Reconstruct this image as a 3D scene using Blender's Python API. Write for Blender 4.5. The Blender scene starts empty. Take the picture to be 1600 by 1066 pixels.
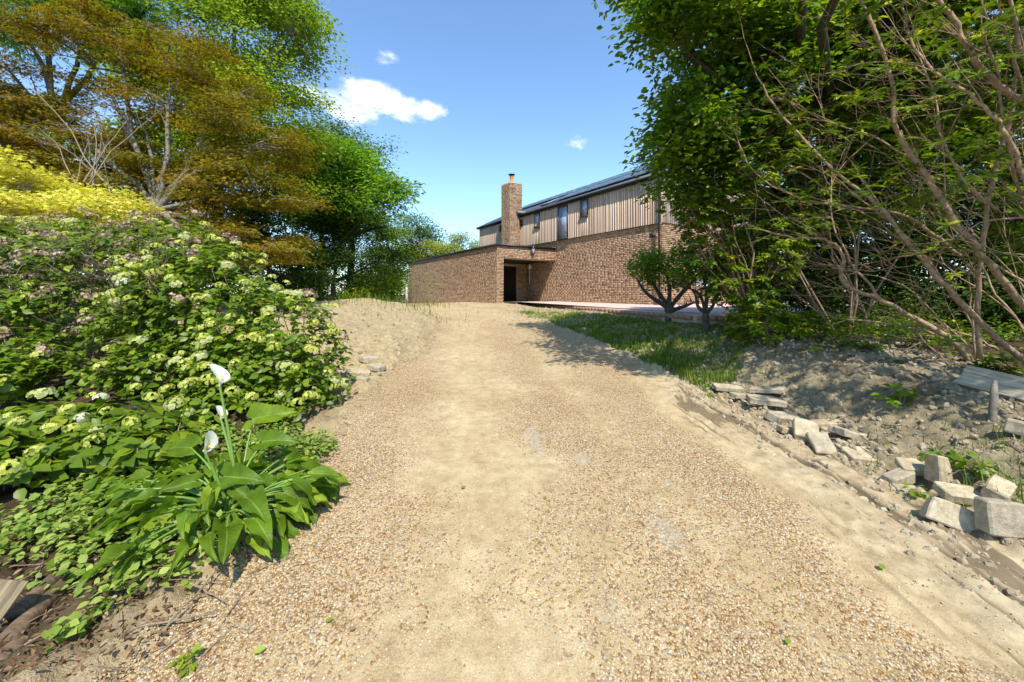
import bpy, math, random
import numpy as np
from mathutils import Vector, Matrix, Euler

# ------------------------------------------------------------------ scene, camera, light
S = bpy.context.scene
C = S.collection
R = math.radians
cam_d = bpy.data.cameras.new('camera')
cam = bpy.data.objects.new('camera', cam_d); C.objects.link(cam)
cam.location = (0, 0, 1.5); cam.rotation_euler = (R(90), 0, 0)
cam_d.sensor_fit = 'HORIZONTAL'; cam_d.sensor_width = 36; cam_d.lens = 13.5
cam_d.shift_y = -0.04875; cam_d.clip_start = 0.05; cam_d.clip_end = 2000
S.camera = cam
S.view_settings.view_transform = 'Standard'; S.view_settings.look = 'None'
S.view_settings.gamma = 1; S.view_settings.use_curve_mapping = False
S.view_settings.exposure = 0.93
S.cycles.max_bounces = 8; S.cycles.diffuse_bounces = 4; S.cycles.transmission_bounces = 6
S.cycles.transparent_max_bounces = 8; S.cycles.use_denoising = True

TO_SUN = Vector((0.15, -0.69, 1.0)).normalized()
sun_d = bpy.data.lights.new('sun', 'SUN'); sun = bpy.data.objects.new('sun', sun_d); C.objects.link(sun)
sun_d.energy = 3.8; sun_d.angle = R(0.53); sun_d.color = (1.0, 0.95, 0.86)
sun.rotation_euler = TO_SUN.to_track_quat('Z', 'Y').to_euler(); sun.location = (3, -10, 20)

W_ = bpy.data.worlds.new('World'); S.world = W_; W_.use_nodes = True
nt = W_.node_tree; nt.nodes.clear()
def wn(t, **k):
    n = nt.nodes.new(t)
    for a, b in k.items(): setattr(n, a, b)
    return n
sky = wn('ShaderNodeTexSky', sky_type='NISHITA', sun_disc=False)
sky.sun_elevation = math.asin(TO_SUN.z); sky.sun_rotation = math.atan2(TO_SUN.x, TO_SUN.y)
sky.air_density = 1.0; sky.dust_density = 0.35; sky.ozone_density = 2.2; sky.altitude = 100
bg = wn('ShaderNodeBackground'); bg.inputs['Strength'].default_value = 0.13
out = wn('ShaderNodeOutputWorld')
tc = wn('ShaderNodeTexCoord')
# clouds: small fair-weather cumulus placed by direction
def wmath(op, a, b=None):
    n = wn('ShaderNodeMath', operation=op)
    for i, v in enumerate((a, b)):
        if v is None: continue
        if isinstance(v, (int, float)): n.inputs[i].default_value = v
        else: nt.links.new(v, n.inputs[i])
    return n.outputs[0]
cn = wn('ShaderNodeTexNoise'); cn.inputs['Scale'].default_value = 9; cn.inputs['Detail'].default_value = 8
cn.inputs['Roughness'].default_value = 0.62; cn.inputs['Distortion'].default_value = 0.3
mp = wn('ShaderNodeMapping'); mp.inputs['Scale'].default_value = (1, 1, 1.9)
nt.links.new(tc.outputs['Generated'], mp.inputs['Vector']); nt.links.new(mp.outputs['Vector'], cn.inputs['Vector'])
def cloud_mask(px, py, rx, ry, power):
    d = Vector(((px - 800) / 600, 1, (455 - py) / 600)).normalized()
    right = d.cross(Vector((0, 0, 1))).normalized(); up = right.cross(d)
    def dot(v):
        n = wn('ShaderNodeVectorMath', operation='DOT_PRODUCT'); n.inputs[1].default_value = v
        nt.links.new(tc.outputs['Generated'], n.inputs[0]); return n.outputs['Value']
    a = wmath('DIVIDE', dot(right), rx); b = wmath('DIVIDE', dot(up), ry)
    r2 = wmath('ADD', wmath('MULTIPLY', a, a), wmath('MULTIPLY', b, b))
    m = wmath('MAXIMUM', wmath('SUBTRACT', 1.0, r2), 0.0)
    m = wmath('MULTIPLY', m, wmath('GREATER_THAN', dot(d), 0.5))
    return wmath('MULTIPLY', m, power)
tot = None
for a in ((570, 165, .15, .06, .95), (655, 178, .09, .035, .62), (600, 90, .035, .018, .4), (893, 226, .05, .028, .5), (490, 150, .08, .04, .7),
          (-900, 250, .3, .1, .8), (2400, 200, .35, .1, .8)):
    m = cloud_mask(*a); tot = m if tot is None else wmath('MAXIMUM', tot, m)
dens = wmath('ADD', wmath('MULTIPLY', tot, 0.56), wmath('MULTIPLY', wmath('SUBTRACT', cn.outputs['Fac'], 0.5), 1.9))
dens = wmath('MULTIPLY', dens, wmath('GREATER_THAN', tot, 0.0))
mr = wn('ShaderNodeMapRange'); mr.interpolation_type = 'SMOOTHSTEP'
mr.inputs['From Min'].default_value = 0.14; mr.inputs['From Max'].default_value = 0.62
nt.links.new(dens, mr.inputs['Value'])
mr2 = wmath('MULTIPLY', mr.outputs[0], wmath('MINIMUM', wmath('MULTIPLY', tot, 3.0), 1.0))
tint = wn('ShaderNodeMix', data_type='RGBA', blend_type='MULTIPLY'); tint.inputs['Factor'].default_value = 1
tint.inputs['B'].default_value = (1.02, 1.16, 1.24, 1)
nt.links.new(sky.outputs[0], tint.inputs['A'])
mixc = wn('ShaderNodeMix', data_type='RGBA'); mixc.inputs['B'].default_value = (6.0, 6.1, 6.3, 1)
nt.links.new(mr2, mixc.inputs['Factor']); nt.links.new(tint.outputs['Result'], mixc.inputs['A'])
nt.links.new(mixc.outputs['Result'], bg.inputs['Color']); nt.links.new(bg.outputs[0], out.inputs[0])

# ------------------------------------------------------------------ helpers
rng = np.random.default_rng(11)
random.seed(5)
def P3(px, py, Y): return Vector(((px - 800) / 600 * Y, Y, 1.5 + (455 - py) / 600 * Y))
def sst(a, b, x):
    t = np.clip((x - a) / (b - a), 0, 1); return t * t * (3 - 2 * t)
_perm = rng.random((256, 256))
def vnoise(x, y):
    xi = np.floor(x).astype(int); yi = np.floor(y).astype(int); fx = x - xi; fy = y - yi
    fx = fx * fx * (3 - 2 * fx); fy = fy * fy * (3 - 2 * fy)
    g = lambda a, b: _perm[a & 255, b & 255]
    return (g(xi, yi) * (1 - fx) + g(xi + 1, yi) * fx) * (1 - fy) + (g(xi, yi + 1) * (1 - fx) + g(xi + 1, yi + 1) * fx) * fy
def fbm(x, y, o=4, s=1.0):
    r = 0; a = 1; t = 0
    for i in range(o):
        r = r + a * vnoise(x * s * 2 ** i + 17.3 * i, y * s * 2 ** i - 9.1 * i); t += a; a *= .5
    return r / t - .5
def vn3(p, s):
    return (vnoise(p[..., 0] * s + 3.1, p[..., 1] * s) + vnoise(p[..., 1] * s + 41.7, p[..., 2] * s) + vnoise(p[..., 2] * s + 77.9, p[..., 0] * s + 5.5)) / 3

def XR(y): return np.interp(y, [1, 2.4, 4.95, 6.9, 9.7, 12.9, 17, 20], [3.0, 2.8, 2.55, 2.3, 1.6, .3, -.2, .2])
def XL(y): return np.interp(y, [0, 1.65, 2.77, 4.1, 5.5, 7.3, 9.8, 11.3, 13.3, 16, 18.8, 25, 40], [-1.45, -1.45, -1.42, -1.74, -1.85, -1.65, -1.97, -2.1, -2.9, -4.3, -6.5, -12, -20])
def XS(y): return np.interp(y, [0, 1.5, 3, 5.5, 7, 10, 13, 18], [.08, -.05, -.25, -.62, -.8, -1.1, -1.4, -3])
BLK = 2.95
def H0(x, y):
    z = np.interp(y, [-20, 1.5, 6, 12, 18, 22, 40, 120, 700], [0, 0, .22, .58, .88, .9, .8, .2, -6])
    z = z - .5 * sst(18, 29, y) * sst(1, 6, -x)
    xr = XR(y)
    lawn = np.interp(y, [5, 8.6, 12, 20, 40], [.22, .72, .80, .86, .8])
    k = sst(0, 1.9, x - xr) * sst(4.6, 6.5, y)
    z = z * (1 - k) + np.maximum(lawn, z) * k
    # soil heap behind the loose blocks
    k = sst(0, 1.3, x - BLK - .1 * np.sin(y * 2)) * (1 - sst(5.6, 8.0, y))
    z = z + .46 * k * (1 - .35 * sst(4.8, 7, x)) * (1 - .3 * sst(3.5, 1.5, y))
    # left bank
    k = sst(.35, 2.4, XL(y) - x) * sst(.5, 1.5, y)
    z = z + (.10 + .26 * sst(3.6, 5.2, y)) * k * (1 - .5 * sst(7, 10, y))
    # sandy mound
    z = z + .24 * sst(0, .45, XL(y) - x + .12 * np.sin(y * 2.3)) * sst(5.2, 6.5, y) * sst(15, 12, y) + .22 * np.exp(-(((x + 4.6) / 1.9) ** 2 + ((y - 12.2) / 4.0) ** 2) ** 1.3) * sst(0, .9, XL(y) - x)
    return z
def H(x, y, rutout=None):
    x = np.asarray(x, float); y = np.asarray(y, float)
    z = H0(x, y)
    dist = np.exp(-np.maximum(y - 8, 0) / 12)
    indrive = sst(-.25, .15, x - XL(y)) * sst(-.1, .25, XR(y) - x)
    z = z + .05 * fbm(x, y, 3, .45)
    z = z + (1 - indrive) * dist * (.17 * fbm(x, y, 4, 1.7) + .16 * np.abs(fbm(x, y, 3, 5)) + .09 * fbm(x, y, 2, 11) + .05 * fbm(x, y, 2, 25))
    z = z + indrive * dist * (.012 * fbm(x, y, 3, 4))
    # tyre ruts in the soft verge
    k = sst(1.75, 2.0, x) * sst(-.05, .2, XR(y) - x + .1) * (1 - sst(5, 6.5, y))
    xc = x - np.interp(y, [1, 2.5, 5], [2.25, 2.2, 2.12]) + .05 * np.sin(y * 1.3)
    xc = xc + .02 * fbm(x * 3, y, 3, 2)
    ru = 0 * xc
    for c_, w_, d_ in ((.2, .018, .045), (.245, .012, .03), (.31, .02, .05), (-.14, .014, .022), (-.2, .012, .016), (.46, .03, .045), (.09, .01, .02)):
        ru = ru + 1.3 * np.exp(-((xc - c_ - .03 * np.sin(y * 1.7 + c_ * 20)) / w_) ** 2) * d_ * sst(-.25, .1, fbm(x * 0 + c_ * 37, y, 3, 1.1))
    ru = ru * np.clip(.55 + 2.4 * fbm(x * 2, y, 3, 2.2), .1, 1.25)
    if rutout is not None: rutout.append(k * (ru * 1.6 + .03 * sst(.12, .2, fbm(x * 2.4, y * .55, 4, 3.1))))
    z = z + k * (-ru + .02 * fbm(x * 1.6, y * .7, 4, 2.5) + .045 * fbm(x, y, 3, 7) + .026 * fbm(x, y, 2, 22))
    return z
def GP(px, py):
    t = .2; dx = (px - 800) / 600; dz = (455 - py) / 600
    while t < 80:
        if 1.5 + dz * t < float(H0(dx * t, t)): break
        t += .02
    return Vector((dx * t, t, float(H(dx * t, t))))
def hz(x, y): return float(H(x, y))

def tag(o, label=None, cat=None, group=None, kind=None):
    if label: o['label'] = label
    if cat: o['category'] = cat
    if group: o['group'] = group
    if kind: o['kind'] = kind
    return o
def thing(name, label, cat, loc=(0, 0, 0), group=None, rot=(0, 0, 0)):
    o = bpy.data.objects.new(name, None); C.objects.link(o); o.location = loc; o.rotation_euler = rot
    o.empty_display_size = .2
    return tag(o, label, cat, group)
def link(name, me, parent=None, loc=None):
    o = bpy.data.objects.new(name, me); C.objects.link(o)
    if parent is not None:
        o.parent = parent
        if loc is None: # geometry given in world coordinates
            M = Matrix.LocRotScale(parent.location, parent.rotation_euler, parent.scale)
            p = parent.parent
            while p is not None:
                M = Matrix.LocRotScale(p.location, p.rotation_euler, p.scale) @ M; p = p.parent
            o.matrix_local = M.inverted()
    if loc is not None: o.location = loc
    return o
def np_mesh(name, V, F, mat=None, smooth=False, attrs=None):
    """V (n,3); F (m,k) same-size polygons or list of such arrays"""
    me = bpy.data.meshes.new(name)
    V = np.asarray(V, np.float32)
    if isinstance(F, np.ndarray): F = [F]
    if not len(V): V = np.zeros((3, 3)); F = [np.array([[0, 1, 2]])]; attrs = None
    F = [np.asarray(f, np.int32) for f in F if len(f)]
    me.vertices.add(len(V)); me.vertices.foreach_set('co', V.ravel())
    tot = sum(f.size for f in F); npol = sum(len(f) for f in F)
    me.loops.add(tot); me.polygons.add(npol)
    me.loops.foreach_set('vertex_index', np.concatenate([f.ravel() for f in F]))
    sizes = np.concatenate([np.full(len(f), f.shape[1], np.int32) for f in F])
    starts = np.concatenate([[0], np.cumsum(sizes)[:-1]]).astype(np.int32)
    me.polygons.foreach_set('loop_start', starts); me.polygons.foreach_set('loop_total', sizes)
    if smooth: me.polygons.foreach_set('use_smooth', np.ones(npol, bool))
    for k, v in (attrs or {}).items():
        a = me.attributes.new(k, 'FLOAT', 'POINT'); a.data.foreach_set('value', np.asarray(v, np.float32))
    me.update(calc_edges=True)
    if mat: me.materials.append(mat)
    return me
BOXF = np.array([[0, 3, 2, 1], [4, 5, 6, 7], [0, 1, 5, 4], [1, 2, 6, 5], [2, 3, 7, 6], [3, 0, 4, 7]])
class MB:
    """collects boxes and tubes into one mesh"""
    def __init__(s): s.V = []; s.F4 = []; s.n = 0; s.A = []
    def add(s, V, F, a=0.0):
        s.V.append(np.asarray(V, float)); s.F4.append(np.asarray(F) + s.n); s.n += len(V); s.A.append(np.full(len(V), a))
    def box(s, o, ax, ay, az, a=0.0):
        o = np.array(o, float); ax = np.array(ax, float); ay = np.array(ay, float); az = np.array(az, float)
        s.add([o, o + ax, o + ax + ay, o + ay, o + az, o + ax + az, o + ax + ay + az, o + ay + az], BOXF, a)
    def tube(s, pts, rad, n=6, a=0.0, cap=True):
        pts = np.asarray(pts, float); m = len(pts)
        rad = np.full(m, rad) if np.isscalar(rad) else np.asarray(rad, float)
        T = np.gradient(pts, axis=0); T /= np.linalg.norm(T, axis=1)[:, None] + 1e-9
        ref = np.array([0, 0, 1.0]) if abs(T[0, 2]) < .9 else np.array([1.0, 0, 0])
        V = []
        for i in range(m):
            s_ = np.cross(T[i], ref); s_ /= np.linalg.norm(s_) + 1e-9; u_ = np.cross(s_, T[i]); ref = u_
            an = np.arange(n) * 2 * np.pi / n
            V.append(pts[i] + rad[i] * (np.cos(an)[:, None] * s_ + np.sin(an)[:, None] * u_))
        V = np.concatenate(V)
        i = np.arange(m - 1)[:, None] * n; j = np.arange(n)[None]
        F = np.stack([i + j, i + (j + 1) % n, i + n + (j + 1) % n, i + n + j], -1).reshape(-1, 4)
        if cap:
            V = np.concatenate([V, [pts[0]], [pts[-1]]])
            c0 = m * n; c1 = c0 + 1; e = (m - 1) * n
            cf = [[c0, (k + 1) % n, k, c0] for k in range(n)]; cf2 = [[c1, e + k, e + (k + 1) % n, c1] for k in range(n)]
            # triangles are stored separately
            s.T = getattr(s, 'T', []); s.T.append(np.array([[c[0], c[1], c[2]] for c in cf + cf2]) + s.n)
        s.add(V, F, a)
    def mesh(s, name, mat, smooth=False):
        if not s.F4: s.add([(0, 0, 0)] * 4, [[0, 1, 2, 3]])
        F = [np.concatenate(s.F4)]
        if getattr(s, 'T', None): F.append(np.concatenate(s.T))
        return np_mesh(name, np.concatenate(s.V), F, mat, smooth, {'rnd': np.concatenate(s.A)})
    def build(s, name, mat, parent=None, smooth=False): return link(name, s.mesh(name, mat, smooth), parent)

# ------------------------------------------------------------------ materials
def newmat(name):
    m = bpy.data.materials.new(name); m.use_nodes = True; t = m.node_tree
    b = t.nodes['Principled BSDF']; return m, t, b
def N(t, ty, **k):
    n = t.nodes.new(ty)
    for a, v in k.items():
        if a in ('operation', 'data_type', 'blend_type', 'feature', 'attribute_name', 'attribute_type', 'interpolation_type', 'distance', 'wave_type', 'bands_direction'): setattr(n, a, v)
        else: n.inputs[a.replace('_', ' ')].default_value = v
    return n
def ramp(t, fac, cols, interp='LINEAR'):
    r = t.nodes.new('ShaderNodeValToRGB'); r.color_ramp.interpolation = interp
    e = r.color_ramp.elements
    while len(e) < len(cols): e.new(.5)
    for i, (p, c) in enumerate(cols):
        e[i].position = p; e[i].color = (*c, 1) if len(c) == 3 else c
    t.links.new(fac, r.inputs[0]); return r.outputs[0]
def mix(t, f, a, b, mode='MIX'):
    n = t.nodes.new('ShaderNodeMix'); n.data_type = 'RGBA'; n.blend_type = mode
    for k, v in (('Factor', f), ('A', a), ('B', b)):
        if isinstance(v, (int, float)): n.inputs[k].default_value = v
        elif isinstance(v, tuple): n.inputs[k].default_value = (*v, 1)
        else: t.links.new(v, n.inputs[k])
    return n.outputs['Result']
def mth(t, op, a, b=None):
    n = t.nodes.new('ShaderNodeMath'); n.operation = op
    for i, v in enumerate((a, b)):
        if v is None: continue
        if isinstance(v, (int, float)): n.inputs[i].default_value = v
        else: t.links.new(v, n.inputs[i])
    return n.outputs[0]
def objco(t): return t.nodes.new('ShaderNodeTexCoord').outputs['Object']
def geopos(t): return t.nodes.new('ShaderNodeNewGeometry').outputs['Position']
def noise(t, scale, detail=4, rough=.55, vec=None, out='Fac'):
    n = t.nodes.new('ShaderNodeTexNoise'); n.inputs['Scale'].default_value = scale; n.inputs['Detail'].default_value = detail
    n.inputs['Roughness'].default_value = rough
    if vec is not None: t.links.new(vec, n.inputs['Vector'])
    return n.outputs[out]
def attr(t, name):
    n = t.nodes.new('ShaderNodeAttribute'); n.attribute_name = name; return n.outputs['Fac']
def bump(t, b, h, strength=.5, dist=.01):
    n = t.nodes.new('ShaderNodeBump'); n.inputs['Strength'].default_value = strength; n.inputs['Distance'].default_value = dist
    t.links.new(h, n.inputs['Height']); t.links.new(n.outputs[0], b.inputs['Normal'])

def leafmat(name, cols, transl=.38, rough=.42, spec=.4, big=0.0, veins=False):
    m, t, b = newmat(name)
    r = attr(t, 'rnd')
    if big:
        nz = noise(t, big, 3, .5, geopos(t)); r = mth(t, 'ADD', r, mth(t, 'MULTIPLY', mth(t, 'SUBTRACT', nz, .5), .9))
    col = ramp(t, r, cols)
    nz2 = noise(t, 60, 2, .5, geopos(t))
    col = mix(t, .35, col, mix(t, nz2, (.45, .45, .4), (1.0, 1.0, 1.0)), 'MULTIPLY')
    t.links.new(col, b.inputs['Base Color']); b.inputs['Roughness'].default_value = rough + .06
    b.inputs['Specular IOR Level'].default_value = spec * .55
    tr = t.nodes.new('ShaderNodeBsdfTranslucent')
    t.links.new(mix(t, 1.0, col, (1.5, 1.6, .7), 'MULTIPLY'), tr.inputs['Color'])
    ms = t.nodes.new('ShaderNodeMixShader'); ms.inputs[0].default_value = transl
    t.links.new(b.outputs[0], ms.inputs[1]); t.links.new(tr.outputs[0], ms.inputs[2])
    t.links.new(ms.outputs[0], t.nodes['Material Output'].inputs[0])
    return m
def barkmat(name, c0, c1, scale=14, rough=.85):
    m, t, b = newmat(name); g = geopos(t)
    nz = noise(t, scale, 6, .65, g)
    t.links.new(ramp(t, nz, [(.3, c0), (.7, c1)]), b.inputs['Base Color']); b.inputs['Roughness'].default_value = rough
    bump(t, b, noise(t, scale * 3, 5, .7, g), .7, .01); return m
def plain(name, col, rough=.6, metal=0.0, var=.15, scale=20):
    m, t, b = newmat(name); g = geopos(t)
    nz = noise(t, scale, 4, .6, g)
    t.links.new(mix(t, nz, tuple(c * (1 - var) for c in col), tuple(min(1, c * (1 + var)) for c in col)), b.inputs['Base Color'])
    b.inputs['Roughness'].default_value = rough; b.inputs['Metallic'].default_value = metal; return m

M = {}
def ground_mats():
    # loose soil / clay
    m, t, b = newmat('soil'); g = geopos(t)
    n1 = noise(t, 1.1, 5, .6, g); n2 = noise(t, 14, 6, .7, g); n3 = noise(t, 90, 3, .7, g)
    sand = ramp(t, n2, [(.25, (.30, .22, .12)), (.5, (.50, .39, .22)), (.75, (.62, .50, .31))])
    clay = ramp(t, n2, [(.25, (.18, .14, .085)), (.5, (.36, .295, .185)), (.78, (.52, .44, .29))])
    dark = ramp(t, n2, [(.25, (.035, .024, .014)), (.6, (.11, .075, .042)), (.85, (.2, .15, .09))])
    c = mix(t, attr(t, 'clay'), sand, clay)
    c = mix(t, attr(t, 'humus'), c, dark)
    c = mix(t, mth(t, 'MULTIPLY', n3, .5), c, (.28, .22, .13), 'MULTIPLY')
    c = mix(t, .3, c, ramp(t, n3, [(.35, (.3, .3, .3)), (.65, (1, 1, 1))]), 'MULTIPLY')
    t.links.new(c, b.inputs['Base Color']); b.inputs['Roughness'].default_value = .95; b.inputs['Specular IOR Level'].default_value = .15
    bump(t, b, mth(t, 'ADD', n2, mth(t, 'MULTIPLY', n3, .5)), .9, .03); M['soil'] = m
    # gravel drive
    m, t, b = newmat('gravel_drive'); g = geopos(t)
    vo = t.nodes.new('ShaderNodeTexVoronoi'); vo.inputs['Scale'].default_value = 62; t.links.new(g, vo.inputs['Vector'])
    vo.inputs['Scale'].default_value = 78; vo.inputs['Randomness'].default_value = 1
    sp = t.nodes.new('ShaderNodeSeparateColor'); t.links.new(vo.outputs['Color'], sp.inputs[0])
    stone = ramp(t, sp.outputs[0], [(0, (.48, .38, .24)), (.2, (.36, .21, .09)), (.38, (.56, .46, .32)), (.52, (.27, .17, .09)), (.66, (.42, .28, .13)), (.8, (.31, .285, .25)), (.92, (.62, .54, .42))], 'CONSTANT')
    edge = ramp(t, vo.outputs['Distance'], [(.25, (1, 1, 1)), (.62, (.5, .44, .34))])
    stone = mix(t, 1.0, stone, edge, 'MULTIPLY')
    n2 = noise(t, 9, 6, .7, g); n3 = noise(t, 130, 3, .7, g)
    sand = ramp(t, n2, [(.3, (.36, .27, .145)), (.55, (.50, .395, .23)), (.75, (.58, .48, .30))])
    sand = mix(t, .6, sand, ramp(t, n3, [(.32, (.45, .40, .34)), (.6, (1, 1, 1))]), 'MULTIPLY')
    sand = mix(t, .45, sand, ramp(t, noise(t, 3.2, 5, .7, g), [(.35, (.66, .60, .52)), (.6, (1, 1, 1))]), 'MULTIPLY')
    sa = attr(t, 'sand')
    breakup = mth(t, 'ADD', sa, mth(t, 'MULTIPLY', mth(t, 'SUBTRACT', sp.outputs[1], .5), .9))
    fine = ramp(t, breakup, [(.42, (0, 0, 0)), (.58, (1, 1, 1))])
    c = mix(t, fine, stone, sand)
    grey = ramp(t, n2, [(.3, (.27, .24, .18)), (.7, (.42, .38, .29))])
    gp = ramp(t, mth(t, 'ADD', attr(t, 'patch'), mth(t, 'MULTIPLY', mth(t, 'SUBTRACT', n2, .5), 1.6)), [(.4, (0, 0, 0)), (.7, (1, 1, 1))])
    c = mix(t, mth(t, 'MULTIPLY', gp, .45), c, grey)
    c = mix(t, mth(t, 'MULTIPLY', attr(t, 'verge'), .75), c, ramp(t, n2, [(.3, (.22, .17, .10)), (.5, (.37, .30, .19)), (.7, (.47, .395, .27))]))
    c = mix(t, ramp(t, mth(t, 'MULTIPLY', attr(t, 'rut'), mth(t, 'ADD', n2, .45)), [(.12, (0, 0, 0)), (.6, (.85, .85, .85))]), c, (.13, .095, .055))  # dark brown painted along the ruts in place of their shade
    big = ramp(t, noise(t, .9, 4, .6, g), [(.3, (.80, .74, .66)), (.6, (1, 1, 1))])
    c = mix(t, .8, c, big, 'MULTIPLY')
    t.links.new(c, b.inputs['Base Color']); b.inputs['Roughness'].default_value = .9; b.inputs['Specular IOR Level'].default_value = .2
    hh = mth(t, 'SUBTRACT', 1.0, vo.outputs['Distance'])
    hh = mth(t, 'ADD', mth(t, 'MULTIPLY', hh, mth(t, 'SUBTRACT', 1.0, mth(t, 'MULTIPLY', sa, .8))), mth(t, 'MULTIPLY', n3, .35))
    bump(t, b, hh, .8, .008); M['drive'] = m
    # pebbles
    m, t, b = newmat('pebble'); oi = t.nodes.new('ShaderNodeObjectInfo')
    c = ramp(t, oi.outputs['Random'], [(0, (.43, .335, .195)), (.17, (.36, .225, .105)), (.28, (.48, .38, .235)), (.46, (.24, .155, .08)), (.54, (.42, .275, .125)), (.68, (.29, .26, .21)), (.74, (.44, .335, .18)), (.94, (.58, .50, .38)), (.97, (.14, .11, .08))], 'CONSTANT')
    t.links.new(c, b.inputs['Base Color']); b.inputs['Roughness'].default_value = .8; b.inputs['Specular IOR Level'].default_value = .25; M['pebble'] = m
    m, t, b = newmat('clod'); oi = t.nodes.new('ShaderNodeObjectInfo'); g = geopos(t)
    c = ramp(t, oi.outputs['Random'], [(0, (.24, .19, .12)), (.4, (.34, .27, .17)), (.75, (.30, .25, .17)), (1, (.42, .36, .25))])
    t.links.new(c, b.inputs['Base Color']); b.inputs['Roughness'].default_value = .95
    bump(t, b, noise(t, 70, 4, .7, g), .8, .01); M['clod'] = m
ground_mats()
def brick_mat(name, cols):
    m, t, b = newmat(name); g = geopos(t)
    c = ramp(t, attr(t, 'rnd'), cols)
    nz = noise(t, 45, 4, .7, g)
    c = mix(t, .3, c, ramp(t, nz, [(.3, (.5, .46, .44)), (.65, (1.1, 1.05, 1.0))]), 'MULTIPLY')
    c = mix(t, .15, c, ramp(t, noise(t, .7, 3, .6, g), [(.35, (.6, .58, .55)), (.65, (1, 1, 1))]), 'MULTIPLY')
    t.links.new(c, b.inputs['Base Color']); b.inputs['Roughness'].default_value = .88; b.inputs['Specular IOR Level'].default_value = .2
    bump(t, b, nz, .5, .006); return m
BR = [(0, (.16, .10, .07)), (.14, (.23, .14, .09)), (.3, (.31, .185, .115)), (.5, (.37, .235, .145)), (.68, (.42, .285, .18)), (.85, (.46, .34, .225)), (1, (.38, .20, .12))]
M['brick'] = brick_mat('brick', BR)
M['mortar'] = plain('mortar', (.46, .37, .25), .95, 0, .2, 30)
m, t, b = newmat('cedar'); g = geopos(t); oi = t.nodes.new('ShaderNodeObjectInfo')
mpn = t.nodes.new('ShaderNodeMapping'); mpn.inputs['Scale'].default_value = (28, 28, 1.3); t.links.new(g, mpn.inputs['Vector'])
gr = noise(t, 1, 6, .65, mpn.outputs[0])
c = ramp(t, oi.outputs['Random'], [(0, (.60, .44, .325)), (.3, (.68, .52, .395)), (.6, (.74, .59, .46)), (.8, (.62, .44, .30)), (1, (.78, .65, .51))])
c = mix(t, .35, c, ramp(t, gr, [(.3, (.6, .56, .5)), (.6, (1, 1, 1))]), 'MULTIPLY')
t.links.new(c, b.inputs['Base Color']); b.inputs['Roughness'].default_value = .85; b.inputs['Specular IOR Level'].default_value = .2
bump(t, b, gr, .4, .004); M['cedar'] = m
m, t, b = newmat('slate'); g = objco(t)
bt = t.nodes.new('ShaderNodeTexBrick'); bt.inputs['Scale'].default_value = 1; bt.inputs['Brick Width'].default_value = .3; bt.inputs['Row Height'].default_value = .22
bt.inputs['Mortar Size'].default_value = .006; bt.inputs['Color1'].default_value = (.06, .07, .08, 1); bt.inputs['Color2'].default_value = (.12, .13, .14, 1); bt.inputs['Mortar'].default_value = (.02, .02, .02, 1)
t.links.new(g, bt.inputs['Vector']); t.links.new(bt.outputs['Color'], b.inputs['Base Color']); b.inputs['Roughness'].default_value = .55
bump(t, b, mth(t, 'SUBTRACT', 1.0, bt.outputs['Fac']), .5, .01); M['slate'] = m
m, t, b = newmat('solar_glass'); b.inputs['Base Color'].default_value = (.05, .095, .125, 1); b.inputs['Roughness'].default_value = .3; b.inputs['Coat Weight'].default_value = .6; M['solar'] = m
m, t, b = newmat('window_glass'); b.inputs['Base Color'].default_value = (.32, .38, .48, 1); b.inputs['Roughness'].default_value = .04  # pale blue base colour stands in for sky reflected in the panes
b.inputs['Specular IOR Level'].default_value = 1.0; b.inputs['Coat Weight'].default_value = 1.0; M['glass'] = m
M['black'] = plain('black_metal', (.018, .018, .02), .4, .3, .2)
M['darkroom'] = plain('porch_shade', (.012, .011, .011), .8)  # near-black base colour carries the deep shade inside the porch
M['frame'] = plain('grey_frame', (.045, .047, .05), .5)
M['white'] = plain('white_plastic', (.72, .72, .70), .5)
M['terra'] = plain('terracotta', (.45, .17, .085), .8, 0, .2)
M['lead'] = plain('lead_grey', (.16, .17, .18), .6)
M['lichen'] = plain('weathered_post', (.42, .42, .40), .8)
m, t, b = newmat('concrete'); g = objco(t); oi = t.nodes.new('ShaderNodeObjectInfo')
c = ramp(t, oi.outputs['Random'], [(0, (.45, .37, .23)), (.35, (.52, .44, .29)), (.7, (.38, .33, .24)), (1, (.56, .48, .33))])
n1 = noise(t, 16, 6, .7, g); n2 = noise(t, 130, 3, .7, g)
c = mix(t, .7, c, ramp(t, n1, [(.3, (.36, .28, .18)), (.62, (1, 1, 1))]), 'MULTIPLY')
c = mix(t, .4, c, ramp(t, n2, [(.35, (.5, .48, .45)), (.6, (1, 1, 1))]), 'MULTIPLY')
t.links.new(c, b.inputs['Base Color']); b.inputs['Roughness'].default_value = .93
bump(t, b, mth(t, 'ADD', n1, mth(t, 'MULTIPLY', n2, .5)), .6, .008); M['concrete'] = m
def woodmat(name, c0, c1, c2):
    m, t, b = newmat(name); g = objco(t)
    mp_ = t.nodes.new('ShaderNodeMapping'); mp_.inputs['Scale'].default_value = (2.5, 40, 40); t.links.new(g, mp_.inputs['Vector'])
    gr = noise(t, 1, 7, .65, mp_.outputs[0]); gr.node.inputs['Distortion'].default_value = .5
    t.links.new(ramp(t, gr, [(.3, c0), (.5, c1), (.7, c2)]), b.inputs['Base Color']); b.inputs['Roughness'].default_value = .85
    bump(t, b, gr, .8, .006); return m
M['oldwood'] = woodmat('weathered_wood', (.16, .125, .08), (.42, .36, .26), (.58, .52, .41))
M['greywood'] = woodmat('board_wood', (.07, .05, .028), (.20, .155, .085), (.33, .27, .16))
M['darkwood'] = woodmat('dark_log', (.05, .03, .018), (.12, .075, .04), (.2, .13, .07))
m, t, b = newmat('paving'); g = geopos(t)
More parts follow.
